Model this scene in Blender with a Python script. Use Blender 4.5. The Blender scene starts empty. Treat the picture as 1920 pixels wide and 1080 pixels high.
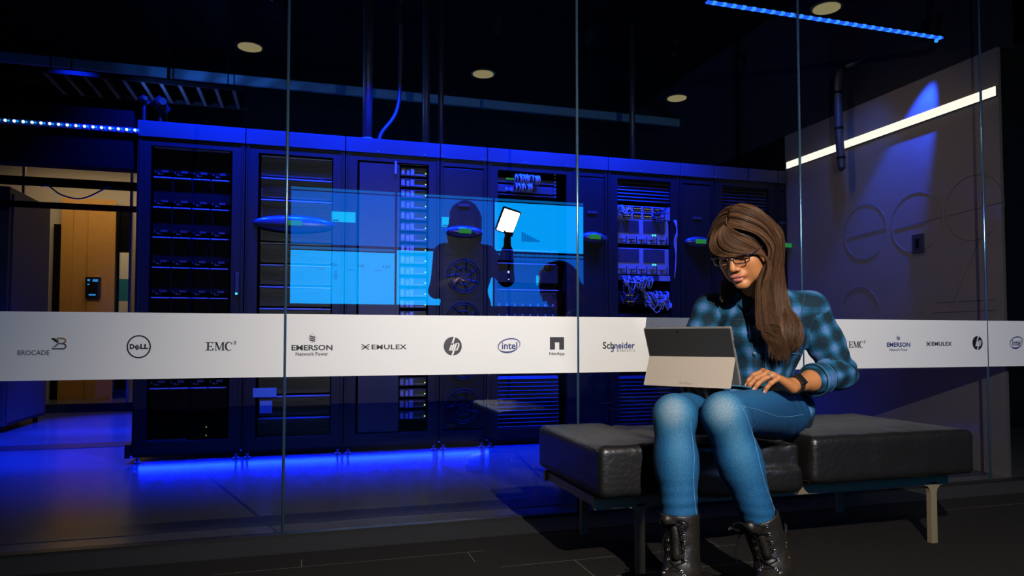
import bpy, bmesh, math, random
import numpy as np
from mathutils import Vector, Matrix, Euler
random.seed(7); np.random.seed(7)
SC = bpy.context.scene
COL = SC.collection
R = math.radians

# ------------------------------------------------------------------ camera
CAM_H = 0.76
YAW = R(16.5); PITCH = R(2.18); F_PX = 1315.0
cd = bpy.data.cameras.new('camera'); cam = bpy.data.objects.new('camera', cd); COL.objects.link(cam)
cam.location = (0, 0, CAM_H)
cam.rotation_euler = (R(90) + PITCH, 0, -YAW)
cd.sensor_width = 36; cd.lens = F_PX/1920*36; cd.shift_y = 45/1920
cd.clip_start = 0.05; cd.clip_end = 60
SC.camera = cam

# ------------------------------------------------------------------ world, colour, lights
w = bpy.data.worlds.new('world'); SC.world = w; w.use_nodes = True
w.node_tree.nodes['Background'].inputs[0].default_value = (0.25, 0.3, 0.4, 1)
w.node_tree.nodes['Background'].inputs[1].default_value = 0.004
SC.view_settings.view_transform = 'Standard'; SC.view_settings.look = 'None'
SC.view_settings.exposure = 0.0; SC.view_settings.gamma = 1.0
SC.view_settings.use_curve_mapping = False
SC.cycles.use_denoising = True
SC.cycles.transparent_max_bounces = 24
SC.cycles.max_bounces = 7
SC.cycles.sample_clamp_indirect = 4

D_GLASS = 2.87
Y_RACK = 4.75
BLUE = (0.001, 0.024, 1.0)
LED_POS = Vector((1.63, 0.12, 1.74))

def lamp(name, kind, loc, target, energy, color, **kw):
    l = bpy.data.lights.new(name, kind); l.energy = energy; l.color = color
    for k, v in kw.items(): setattr(l, k, v)
    o = bpy.data.objects.new(name, l); COL.objects.link(o); o.location = loc
    if target is not None:
        o.rotation_euler = (Vector(target)-Vector(loc)).to_track_quat('-Z', 'Y').to_euler()
    return o
# the light held by the assistant (fixture built further down)
key = lamp('led_panel_light', 'AREA', LED_POS, (1.45, 2.3, 0.75), 6, (1.0, 0.93, 0.84), shape='RECTANGLE', size=0.14, size_y=0.19, spread=R(125))
# key: bare lamp without fixture, placed by the shadows, unseen in the glass
KEY_POS = Vector((0.80, 0.10, 1.62))
lamp('key_spot_light', 'SPOT', KEY_POS, (1.75, 2.87, 0.15), 340, (1.0, 0.93, 0.84), spot_size=R(118), spot_blend=0.85, shadow_soft_size=0.0)
# blue track spots above the racks
SPOT_X = [-0.75, -0.1, 0.55, 1.2, 1.85, 2.5, 3.05]
for i, sx in enumerate(SPOT_X):
    lamp('track_spot_light', 'SPOT', (sx, 4.40, 2.78), (sx, 4.84, 1.75), (1300, 1250, 1250, 1250, 1300, 1000, 110)[i], BLUE, spot_size=R(92), spot_blend=1.0, shadow_soft_size=0.03)
lamp('track_spot_light', 'SPOT', (-1.55, 5.3, 3.0), (-1.6, 5.75, 0), 3600, BLUE, spot_size=R(52), spot_blend=0.8, shadow_soft_size=0.03)
lamp('track_spot_light', 'SPOT', (-1.5, 6.9, 3.0), (-1.5, 7.1, 0), 3000, BLUE, spot_size=R(40), spot_blend=0.8, shadow_soft_size=0.03)
lamp('wall_spot_light', 'SPOT', (3.60, 3.26, 2.57), (3.74, 3.68, 1.7), 800, (0.01, 0.06, 1.0), spot_size=R(36), spot_blend=0.7, shadow_soft_size=0.01)
lamp('added_end_wall_light', 'SPOT', (2.2, 3.5, 3.25), (3.72, 3.8, 1.1), 55, (1.0, 0.74, 0.46), spot_size=R(70), spot_blend=1.0, shadow_soft_size=0.03)  # lamp and its fixture are added to warm the end wall
# corridor lamps beyond the aisle
lamp('corridor_light', 'AREA', (-2.3, 9.3, 2.9), (-2.3, 9.8, 0), 24, (1.0, 0.72, 0.40), shape='RECTANGLE', size=2.0, size_y=0.5)

# ------------------------------------------------------------------ helpers
def ray(px):
    r = (px-960)/F_PX
    return (math.sin(YAW)+r*math.cos(YAW), math.cos(YAW)-r*math.sin(YAW))
def P(px, py, y):
    """world point seen at photo position px, py at distance y from the camera's wall"""
    a, b = ray(px); Z = y/b
    return Vector((a*Z, y, CAM_H-(py-633)*Z/F_PX))

def mat(name, col, rough=0.5, metal=0.0, emit=None, es=0.0, spec=0.5, coat=0.0, noise=None, bump=None):
    m = bpy.data.materials.new(name); m.use_nodes = True
    nt = m.node_tree; b = nt.nodes['Principled BSDF']
    b.inputs['Base Color'].default_value = (*col, 1)
    b.inputs['Roughness'].default_value = rough
    b.inputs['Metallic'].default_value = metal
    b.inputs['Specular IOR Level'].default_value = spec
    if coat: b.inputs['Coat Weight'].default_value = coat; b.inputs['Coat Roughness'].default_value = 0.08
    if emit: b.inputs['Emission Color'].default_value = (*emit, 1); b.inputs['Emission Strength'].default_value = es
    if noise or bump:
        tc = nt.nodes.new('ShaderNodeTexCoord'); n = nt.nodes.new('ShaderNodeTexNoise')
        n.inputs['Scale'].default_value = (noise or bump)[0]; n.inputs['Detail'].default_value = 6
        nt.links.new(tc.outputs['Object'], n.inputs['Vector'])
        if noise:
            mx = nt.nodes.new('ShaderNodeMix'); mx.data_type = 'RGBA'
            k = noise[1]
            mx.inputs[6].default_value = (*[c*(1-k) for c in col], 1); mx.inputs[7].default_value = (*[min(1, c*(1+k)) for c in col], 1)
            nt.links.new(n.outputs['Fac'], mx.inputs[0]); nt.links.new(mx.outputs[2], b.inputs['Base Color'])
        if bump:
            bp = nt.nodes.new('ShaderNodeBump'); bp.inputs['Strength'].default_value = bump[1]; bp.inputs['Distance'].default_value = bump[2] if len(bump) > 2 else 0.002
            n2 = n
            if noise and bump[0] != noise[0]:
                n2 = nt.nodes.new('ShaderNodeTexNoise'); n2.inputs['Scale'].default_value = bump[0]; nt.links.new(tc.outputs['Object'], n2.inputs['Vector'])
            nt.links.new(n2.outputs['Fac'], bp.inputs['Height']); nt.links.new(bp.outputs['Normal'], b.inputs['Normal'])
    return m
def emis(name, col, s):
    m = bpy.data.materials.new(name); m.use_nodes = True; nt = m.node_tree
    nt.nodes.remove(nt.nodes['Principled BSDF']); e = nt.nodes.new('ShaderNodeEmission')
    e.inputs[0].default_value = (*col, 1); e.inputs[1].default_value = s
    nt.links.new(e.outputs[0], nt.nodes['Material Output'].inputs[0]); return m
def thin_glass(name, f0, tint=(1, 1, 1)):
    m = bpy.data.materials.new(name); m.use_nodes = True; nt = m.node_tree; N = nt.nodes; L = nt.links
    N.remove(N['Principled BSDF'])
    g = N.new('ShaderNodeNewGeometry'); dt = N.new('ShaderNodeVectorMath'); dt.operation = 'DOT_PRODUCT'
    L.new(g.outputs['Incoming'], dt.inputs[0]); L.new(g.outputs['Normal'], dt.inputs[1])
    ab = N.new('ShaderNodeMath'); ab.operation = 'ABSOLUTE'; L.new(dt.outputs['Value'], ab.inputs[0])
    om = N.new('ShaderNodeMath'); om.operation = 'SUBTRACT'; om.inputs[0].default_value = 1; L.new(ab.outputs[0], om.inputs[1])
    pw = N.new('ShaderNodeMath'); pw.operation = 'POWER'; pw.inputs[1].default_value = 5; L.new(om.outputs[0], pw.inputs[0])
    ma = N.new('ShaderNodeMath'); ma.operation = 'MULTIPLY_ADD'; ma.inputs[1].default_value = 1-f0; ma.inputs[2].default_value = f0; L.new(pw.outputs[0], ma.inputs[0])
    tr = N.new('ShaderNodeBsdfTransparent'); tr.inputs[0].default_value = (*tint, 1)
    gl = N.new('ShaderNodeBsdfGlossy'); gl.inputs['Roughness'].default_value = 0.0
    mx = N.new('ShaderNodeMixShader'); L.new(ma.outputs[0], mx.inputs[0]); L.new(tr.outputs[0], mx.inputs[1]); L.new(gl.outputs[0], mx.inputs[2])
    L.new(mx.outputs[0], N['Material Output'].inputs[0]); return m

def obj(name, bm, m=None, parent=None, smooth=False, bevel=0.0):
    me = bpy.data.meshes.new(name)
    if bevel:
        bmesh.ops.remove_doubles(bm, verts=bm.verts, dist=1e-6)
        bmesh.ops.bevel(bm, geom=[e for e in bm.edges if e.calc_face_angle(0) > 0.6], offset=bevel, segments=2, affect='EDGES', profile=0.6)
    bm.to_mesh(me); bm.free()
    if smooth: me.shade_smooth()
    o = bpy.data.objects.new(name, me); COL.objects.link(o)
    if m: me.materials.append(m)
    if parent: par(o, parent)
    return o
def par(o, p):
    o.parent = p; o.matrix_parent_inverse = Matrix.LocRotScale(p.location, p.rotation_euler, None).inverted() if p.type == 'EMPTY' else Matrix.Identity(4)
def tag(o, label=None, cat=None, group=None, kind=None):
    if label: o['label'] = label
    if cat: o['category'] = cat
    if group: o['group'] = group
    if kind: o['kind'] = kind
    return o
def thing(name, label, cat, loc, group=None):
    o = bpy.data.objects.new(name, None); COL.objects.link(o); o.location = loc; o.empty_display_size = 0.1
    return tag(o, label, cat, group)
def struct(name, bm, m):
    return tag(obj(name, bm, m), kind='structure')

def box(bm, x0, x1, y0, y1, z0, z1, M=None):
    r = bmesh.ops.create_cube(bm, size=1)
    vs = r['verts']
    for v in vs:
        v.co = Vector((x0 if v.co.x < 0 else x1, y0 if v.co.y < 0 else y1, z0 if v.co.z < 0 else z1))
        if M: v.co = M @ v.co
    return vs
def B(*a, **k):
    bm = bmesh.new(); box(bm, *a, **k); return bm
def cyl(bm, a, b, r0, r1=None, seg=16, caps=True):
    a = Vector(a); b = Vector(b); r1 = r0 if r1 is None else r1
    d = b-a; M = Matrix.Translation((a+b)/2) @ d.to_track_quat('Z', 'Y').to_matrix().to_4x4()
    bmesh.ops.create_cone(bm, cap_ends=caps, segments=seg, radius1=r0, radius2=r1, depth=d.length, matrix=M)
def tube(bm, pts, r, seg=8, closed=False):
    pts = [Vector(p) for p in pts]; n = len(pts); rings = []
    up = Vector((0, 0, 1)); prev = None
    for i, p in enumerate(pts):
        a = pts[(i-1) % n] if (closed or i > 0) else p; b = pts[(i+1) % n] if (closed or i < n-1) else p
        t = (b-a).normalized()
        if prev is None:
            u = t.cross(up)
            if u.length < 1e-3: u = t.cross(Vector((1, 0, 0)))
        else: u = prev - t*prev.dot(t)
        u.normalize(); prev = u; v = t.cross(u)
        rr = r[i] if isinstance(r, (list, tuple)) else r
        rings.append([bm.verts.new(p+(u*math.cos(2*math.pi*k/seg)+v*math.sin(2*math.pi*k/seg))*rr) for k in range(seg)])
    m = n if closed else n-1
    for i in range(m):
        A, Bq = rings[i], rings[(i+1) % n]
        for k in range(seg):
            try: bm.faces.new((A[k], A[(k+1) % seg], Bq[(k+1) % seg], Bq[k]))
            except ValueError: pass
    if not closed:
        bm.faces.new(rings[0][::-1]); bm.faces.new(rings[-1])
def spline(pts, n):
    """Catmull-Rom through pts, n samples"""
    p = [Vector(q) for q in pts]; p = [p[0]*2-p[1]]+p+[p[-1]*2-p[-2]]
    out = []; m = len(p)-3
    for i in range(n):
        s = i/(n-1)*m; k = min(int(s), m-1); t = s-k
        a, b, c, d = p[k:k+4]
        out.append(0.5*((2*b)+(c-a)*t+(2*a-5*b+4*c-d)*t*t+(3*b-a-3*c+d)*t**3))
    return out
def text_bm(s, bold=0.0, shear=0.0, space=1.0):
    cu = bpy.data.curves.new('t', 'FONT'); cu.body = s; cu.size = 1; cu.shear = shear; cu.offset = bold; cu.space_character = space
    cu.resolution_u = 3
    o = bpy.data.objects.new('t', cu); me = bpy.data.meshes.new_from_object(o)
    bm = bmesh.new(); bm.from_mesh(me)
    bpy.data.objects.remove(o); bpy.data.meshes.remove(me); bpy.data.curves.remove(cu)
    return bm
def merge(dst, src):
    me = bpy.data.meshes.new('tmp'); src.to_mesh(me); src.free(); dst.from_mesh(me); bpy.data.meshes.remove(me)
def text_fit(bm, s, x0, x1, z0, z1, y, M=None, **k):
    """letters filling the given rectangle in the plane y, read from the -y side"""
    t = text_bm(s, **k)
    xs = [v.co.x for v in t.verts]; ys = [v.co.y for v in t.verts]
    a, b, c, d = min(xs), max(xs), min(ys), max(ys)
    for v in t.verts:
        q = Vector((x0+(v.co.x-a)/(b-a)*(x1-x0), y, z0+(v.co.y-c)/(d-c)*(z1-z0)))
        v.co = M @ q if M else q
    merge(bm, t)
def stroke(bm, pts, wd, y, closed=False):
    """flat stroke through (x,z) points in the plane y"""
    n = len(pts); L = []
    for i in range(n):
        a = pts[(i-1) % n] if (closed or i) else pts[i]; b = pts[(i+1) % n] if (closed or i < n-1) else pts[i]
        dx, dz = b[0]-a[0], b[1]-a[1]; l = math.hypot(dx, dz) or 1
        w_ = (wd[i] if isinstance(wd, list) else wd)/2
        nx, nz = -dz/l*w_, dx/l*w_
        L.append((bm.verts.new((pts[i][0]+nx, y, pts[i][1]+nz)), bm.verts.new((pts[i][0]-nx, y, pts[i][1]-nz))))
    for i in range(n if closed else n-1):
        p, q = L[i], L[(i+1) % n]; bm.faces.new((p[0], p[1], q[1], q[0]))
def poly(bm, pts, y):
    bm.faces.new([bm.verts.new((p[0], y, p[1])) for p in pts])

# ------------------------------------------------------------------ sculpting with distance fields
def smin(a, b, k):
    h = np.clip(0.5+0.5*(b-a)/k, 0, 1); return b*(1-h)+a*h-k*h*(1-h)
def smax(a, b, k): return -smin(-a, -b, k)
def cone(p, a, b, ra, rb):
    a = np.array(a, np.float32); b = np.array(b, np.float32); ab = b-a; L2 = float(ab@ab)
    t = np.clip(((p-a)@ab)/L2, 0, 1)
    return np.sqrt((((p-a)-t[..., None]*ab)**2).sum(-1))-(ra+(rb-ra)*t)
def ellip(p, c, r, M=None):
    q = p-np.array(c, np.float32)
    if M is not None: q = q@np.array(M, np.float32).T      # rows of M are the ellipsoid's axes
    r = np.array(r, np.float32)
    k0 = np.sqrt(((q/r)**2).sum(-1)); k1 = np.sqrt(((q/r**2)**2).sum(-1))+1e-9
    return k0*(k0-1)/k1
def nets(fn, lo, hi, h):
    lo = np.array(lo, np.float32); hi = np.array(hi, np.float32)
    n = np.ceil((hi-lo)/h).astype(int)+1
    ax = [lo[i]+h*np.arange(n[i], dtype=np.float32) for i in range(3)]
    F = np.empty(tuple(n), np.float32)
    ch = max(1, int(4e5//(n[1]*n[2])))
    for i in range(0, n[0], ch):
        g = np.stack(np.meshgrid(ax[0][i:i+ch], ax[1], ax[2], indexing='ij'), -1)
        F[i:i+ch] = fn(g.reshape(-1, 3)).reshape(g.shape[:3])
    S = F < 0
    c = [(i, j, k) for i in (0, 1) for j in (0, 1) for k in (0, 1)]
    sl = lambda A, o: A[o[0]:n[0]-1+o[0], o[1]:n[1]-1+o[1], o[2]:n[2]-1+o[2]]
    cnt = sum(sl(S, o).astype(np.int8) for o in c)
    act = (cnt > 0) & (cnt < 8)
    I = np.argwhere(act); N = len(I)
    idx = -np.ones(act.shape, np.int64); idx[act] = np.arange(N)
    acc = np.zeros((N, 3), np.float32); k = np.zeros(N, np.float32)
    for a in range(8):
        for b in range(a+1, 8):
            d = [c[b][q]-c[a][q] for q in range(3)]
            if sum(map(abs, d)) != 1: continue
            fa = F[I[:, 0]+c[a][0], I[:, 1]+c[a][1], I[:, 2]+c[a][2]]; fb = F[I[:, 0]+c[b][0], I[:, 1]+c[b][1], I[:, 2]+c[b][2]]
            m = (fa < 0) != (fb < 0)
            t = np.where(m, fa/np.where(m, fa-fb, 1), 0)
            acc += np.where(m[:, None], np.array(c[a], np.float32)+t[:, None]*np.array(d, np.float32), 0); k += m
    V = lo+(I+acc/k[:, None])*h
    Q = []
    for axq in range(3):
        o = [0, 0, 0]; o[axq] = 1
        A = S[:n[0]-o[0], :n[1]-o[1], :n[2]-o[2]]; Bq = S[o[0]:, o[1]:, o[2]:]
        e = np.argwhere(A != Bq); u, v = (axq+1) % 3, (axq+2) % 3
        e = e[(e[:, u] > 0) & (e[:, v] > 0) & (e[:, u] < n[u]-1) & (e[:, v] < n[v]-1)]
        def at(du, dv):
            f = e.copy(); f[:, u] -= du; f[:, v] -= dv; return idx[f[:, 0], f[:, 1], f[:, 2]]
        q = np.stack([at(1, 1), at(0, 1), at(0, 0), at(1, 0)], 1)
        s = A[e[:, 0], e[:, 1], e[:, 2]]
        q = np.where(s[:, None], q, q[:, ::-1]); Q.append(q)
    Q = np.concatenate(Q); Q = Q[(Q >= 0).all(1)]
    return V.astype(np.float32), Q
def np_mesh(name, V, Q, m=None, parent=None, attrs=None, smooth=True):
    me = bpy.data.meshes.new(name); nv, nq, s = len(V), len(Q), Q.shape[1]
    me.vertices.add(nv); me.vertices.foreach_set('co', np.ascontiguousarray(V, np.float32).ravel())
    me.loops.add(nq*s); me.loops.foreach_set('vertex_index', Q.astype(np.int32).ravel())
    me.polygons.add(nq); me.polygons.foreach_set('loop_start', np.arange(0, nq*s, s, dtype=np.int32))
    try: me.polygons.foreach_set('loop_total', np.full(nq, s, np.int32))
    except Exception: pass
    me.update(calc_edges=True)
    if smooth: me.shade_smooth()
    for k, a in (attrs or {}).items():
        at = me.attributes.new(k, 'FLOAT', 'POINT'); at.data.foreach_set('value', np.ascontiguousarray(a, np.float32))
    o = bpy.data.objects.new(name, me); COL.objects.link(o)
    if m: me.materials.append(m)
    if parent: par(o, parent)
    return o
def vnoise(p, s, seed=0):
    """cheap smooth noise from sums of sines"""
    rs = np.random.RandomState(seed); out = 0
    for i in range(6):
        d = rs.normal(size=3); d /= np.linalg.norm(d); out = out+np.sin(p@(d*s*(0.6+0.9*rs.rand())).astype(np.float32)+rs.rand()*6.28)
    return out/3.0
# ------------------------------------------------------------------ materials
M_blackwall = mat('black_paint', (0.003, 0.003, 0.004), 0.8, spec=0.05)
M_ceiling = mat('black_ceiling', (0.0016, 0.0016, 0.002), 0.9, spec=0.05)
M_rack = mat('black_powder_coat', (0.0042, 0.0042, 0.0055), 0.45, spec=0.2)
M_rackdark = mat('rack_interior', (0.0015, 0.0015, 0.0022), 0.6, spec=0.06)
M_fascia = mat('grey_fascia_paint', (0.027, 0.027, 0.031), 0.6, spec=0.15)
M_grey = mat('light_grey_steel', (0.14, 0.14, 0.16), 0.4)
M_mid = mat('mid_grey_steel', (0.020, 0.020, 0.025), 0.45, spec=0.3)
M_cable = mat('pale_cable', (0.19, 0.19, 0.21), 0.5)
M_band = mat('frosted_white_film', (0.74, 0.72, 0.70), 0.55, noise=(900, 0.06))
M_ink = mat('black_vinyl', (0.012, 0.013, 0.018), 0.5)
M_inkblue = mat('blue_vinyl', (0.01, 0.03, 0.16), 0.5)
M_inkgrey = mat('grey_vinyl', (0.08, 0.08, 0.09), 0.5)
M_inktan = mat('tan_vinyl', (0.28, 0.16, 0.06), 0.5)
M_glass = thin_glass('pane_glass', 0.2, (0.86, 0.9, 0.92))
M_clear = thin_glass('pane_back_face', 0.0, (1, 1, 1))
M_joint = mat('glass_joint', (0.22, 0.42, 0.62), 0.22, metal=0.85)
M_metal = mat('champagne_metal', (0.17, 0.135, 0.08), 0.45, metal=0.2)
M_green = emis('green_display', (0.05, 0.5, 0.12), 0.5)
M_gdot = emis('green_indicator', (0.45, 1.0, 0.15), 1.6)
M_ydot = emis('yellow_indicator', (0.9, 0.7, 0.2), 0.5)
M_wdot = emis('white_indicator', (0.6, 0.8, 1.0), 1.2)
M_cyandot = emis('cyan_indicator', (0.1, 0.8, 1.0), 1.5)

# ------------------------------------------------------------------ the room
def floor_mat():
    m = mat('polished_grey_floor', (0.09, 0.09, 0.10), 0.22, noise=(30, 0.12)); return m
def carpet_mat():
    m = mat('dark_carpet', (0.011, 0.0095, 0.008), 0.95, spec=0.1)
    nt = m.node_tree; N = nt.nodes; L = nt.links; b = N['Principled BSDF']
    tc = N.new('ShaderNodeTexCoord')
    br = N.new('ShaderNodeTexBrick'); br.inputs['Scale'].default_value = 1
    br.inputs['Brick Width'].default_value = 0.9; br.inputs['Row Height'].default_value = 0.19; br.inputs['Mortar Size'].default_value = 0.0016
    br.offset = 0.37; br.inputs['Mortar Smooth'].default_value = 0
    L.new(tc.outputs['Object'], br.inputs['Vector'])
    # broken up along the row so only dashes remain
    mp = N.new('ShaderNodeMapping'); mp.inputs['Scale'].default_value = (1.1, 5.3, 1); L.new(tc.outputs['Object'], mp.inputs[0])
    vo = N.new('ShaderNodeTexWhiteNoise'); vo.noise_dimensions = '2D'
    fl = N.new('ShaderNodeVectorMath'); fl.operation = 'FLOOR'; ad = N.new('ShaderNodeVectorMath'); ad.operation = 'ADD'; ad.inputs[1].default_value = (0.3, 0.5, 0)
    L.new(mp.outputs[0], ad.inputs[0]); L.new(ad.outputs[0], fl.inputs[0]); L.new(fl.outputs[0], vo.inputs['Vector'])
    gt = N.new('ShaderNodeMath'); gt.operation = 'GREATER_THAN'; gt.inputs[1].default_value = 0.55; L.new(vo.outputs['Value'], gt.inputs[0])
    no = N.new('ShaderNodeTexNoise'); no.inputs['Scale'].default_value = 420; L.new(tc.outputs['Object'], no.inputs['Vector'])
    rp = N.new('ShaderNodeValToRGB'); rp.color_ramp.elements[0].position = 0.35; rp.color_ramp.elements[1].position = 0.7
    rp.color_ramp.elements[0].color = (0.004, 0.0035, 0.003, 1); rp.color_ramp.elements[1].color = (0.022, 0.019, 0.016, 1)
    L.new(no.outputs['Fac'], rp.inputs[0])
    br.inputs['Color1'].default_value = (0, 0, 0, 1); br.inputs['Color2'].default_value = (0, 0, 0, 1); br.inputs['Mortar'].default_value = (1, 1, 1, 1)
    wv = N.new('ShaderNodeSeparateXYZ'); L.new(tc.outputs['Object'], wv.inputs[0])
    ml = N.new('ShaderNodeMath'); ml.operation = 'MULTIPLY'; L.new(br.outputs['Color'], ml.inputs[0]); L.new(gt.outputs[0], ml.inputs[1])
    mx = N.new('ShaderNodeMix'); mx.data_type = 'RGBA'; L.new(ml.outputs[0], mx.inputs[0]); L.new(rp.outputs[0], mx.inputs[6]); mx.inputs[7].default_value = (0.10, 0.09, 0.075, 1)
    L.new(mx.outputs[2], b.inputs['Base Color'])
    bp = N.new('ShaderNodeBump'); bp.inputs['Strength'].default_value = 0.6; bp.inputs['Distance'].default_value = 0.004; L.new(no.outputs['Fac'], bp.inputs['Height']); L.new(bp.outputs[0], b.inputs['Normal'])
    return m
G = D_GLASS
struct('floor', B(-6, 6.2, -2.8, G+0.02, -0.1, 0), carpet_mat()).name = 'floor_carpet'
struct('floor_polished', B(-6, 6.2, G+0.02, 10.6, -0.1, 0), floor_mat())
struct('ceiling', B(-6, 6.2, -2.8, G-0.03, 2.78, 2.88), M_ceiling)
struct('ceiling_machine_room', B(-6, 6.2, G+0.03, 10.6, 3.45, 3.55), M_ceiling)
struct('wall_header', B(-6, 6.2, G-0.03, G+0.03, 2.72, 3.5), M_blackwall)
M_cwall = mat('charcoal_wall_paint', (0.012, 0.012, 0.014), 0.8)
struct('wall_screen_side', B(-6, 6.2, -2.8, -2.7, 0, 2.8), M_cwall)
struct('wall_left', B(-6.1, -6, -2.8, 10.6, 0, 3.5), M_cwall)
struct('wall_right_corridor', B(6.2, 6.3, -2.8, G, 0, 2.8), M_cwall)
struct('wall_back_machine_room', B(-0.62, 6.2, 7.5, 7.6, 0, 3.5), M_blackwall)
M_taupe = mat('taupe_wall_panel', (0.12, 0.10, 0.08), 0.5, coat=0.28, noise=(6, 0.08))
WX = 3.72
struct('wall_end', B(WX, WX+0.02, G+0.08, Y_RACK+0.02, 0, 2.40), M_taupe)
struct('wall_end_upper', B(WX, WX+0.12, G+0.08, 7.6, 2.40, 3.5), mat('dark_upper_wall', (0.016, 0.016, 0.018), 0.8, spec=0.05))
struct('wall_end_rear', B(WX, WX+0.12, Y_RACK+0.02, 7.6, 0, 2.40), M_blackwall)
# dark metal channel the panes stand in, and dark floor strips
struct('trim_1', B(-6, 6.2, G-0.02, G+0.02, 0, 0.012), mat('dark_floor_channel', (0.03, 0.028, 0.025), 0.4, metal=0.6))
struct('trim_2', B(-6, WX, G+0.17, G+0.34, 0, 0.0025), mat('navy_floor_strip', (0.012, 0.02, 0.05), 0.3))  # thin navy strip along the inside of the glass
struct('trim_3', B(-6, 6.2, G-0.24, G-0.02, 0, 0.003), mat('black_carpet_strip', (0.002, 0.002, 0.002), 0.95))  # black strip on the carpet side of the glass
struct('trim_4', B(-6, -1.05, 5.55, 5.8, 0, 0.0025), mat('dark_floor_shade', (0.02, 0.02, 0.028), 0.3))  # shade across the aisle floor, laid on as a thin dark strip

# panes
SEAM = [-3.68, -2.46, -1.27, -0.071, 1.150, 2.322, 3.490, 4.68, 5.9]
YB = G-0.0065
def band_rect(px, py):
    q = P(px, py, YB-0.004); return q.x, q.z
Z_TOP, Z_BOT = 0.856, 0.612
panes = []
for i in range(len(SEAM)-1):
    a, b = SEAM[i]+0.004, SEAM[i+1]-0.004
    bm = B(a, b, G-0.005, G+0.005, 0.006, 2.74)
    o = obj('window_%d' % (i+1), bm, M_glass); o.data.materials.append(M_clear)
    for f in o.data.polygons:
        if f.normal.y > -0.5: f.material_index = 1
    tag(o, kind='structure')
    bd = obj('frosted_band', B(a+0.001, b-0.001, YB-0.0015, YB+0.001, Z_BOT, Z_TOP), M_band, o)
    bd['label'] = 'white privacy band printed with sponsor logos'
    panes.append((a, b, o, bd))
for i, s in enumerate(SEAM[1:-1]):
    bm = bmesh.new(); cyl(bm, (s, G-0.002, 0.01), (s, G-0.002, 2.73), 0.0062, seg=14)
    tag(obj('trim_%d' % (i+5), bm, M_joint, smooth=True), kind='structure')

def band_of(x):
    for a, b, o, bd in panes:
        if a <= x <= b: return bd
YL = YB-0.0022
def gx(px): return P(px, 640, YL).x
def gz(px, py): return P(px, py, YL).z
def logo(bm, name, m, px, label):
    o = obj(name, bm, m, band_of(gx(px))); o['label'] = label; return o
def T(bm, s, px0, px1, py0, py1, **k):
    c = (px0+px1)/2; text_fit(bm, s, gx(px0), gx(px1), gz(c, py1), gz(c, py0), YL, **k)
def S(bm, pts, wpx, closed=False):
    c = sum(p[0] for p in pts)/len(pts); s = P(c, 640, YL).y/ray(c)[1]/F_PX
    stroke(bm, [(gx(p[0]), gz(p[0], p[1])) for p in pts], [q*s for q in wpx] if isinstance(wpx, list) else wpx*s, YL, closed)
def PG(bm, pts): poly(bm, [(gx(p[0]), gz(p[0], p[1])) for p in pts], YL)
def circ(cx, cy, rx, ry, n=40, a0=0, a1=360):
    return [(cx+rx*math.cos(R(a0+(a1-a0)*i/n)), cy-ry*math.sin(R(a0+(a1-a0)*i/n))) for i in range(n+(0 if a1-a0 == 360 else 1))]
def rct(x0, x1, y0, y1): return [(x0, y0), (x0, y1), (x1, y1), (x1, y0)]

bm = bmesh.new(); T(bm, 'BROCADE', 34, 94, 654.5, 664, bold=0.012)
S(bm, [(112, 642), (120, 642.5), (124, 645), (124, 649), (121, 652), (98, 652), (106, 646), (111, 642), (104, 637), (98, 632.5)], 3)
PG(bm, [(96, 632), (104, 632), (113, 638), (107, 639)])
logo(bm, 'brand_logo', M_inkgrey, 80, 'grey BROCADE lettering with winged B symbol')
bm = bmesh.new(); S(bm, [(107, 632.5), (119, 632.5), (123.5, 635), (123, 639), (119, 641.5)], 3.2)
logo(bm, 'brand_symbol_stroke', M_inktan, 115, 'tan stroke of the winged B symbol')
bm = bmesh.new(); S(bm, circ(261, 648, 21.5, 20.5), 2.6, True)
T(bm, 'D', 244, 253, 643, 652.5, bold=0.05)
t = circ(0, 0, 1, 1, 4); S(bm, [(254, 648.5), (259, 644.5)], 2.2); S(bm, [(255.5, 651), (261, 646.5)], 2.2); S(bm, [(257.5, 653.5), (263, 649)], 2.2); S(bm, [(254, 648), (258, 653.5)], 2.4)
T(bm, 'LL', 263.5, 279, 643, 652.5, bold=0.05); logo(bm, 'brand_logo', M_ink, 261, 'round DELL logo')
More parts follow.
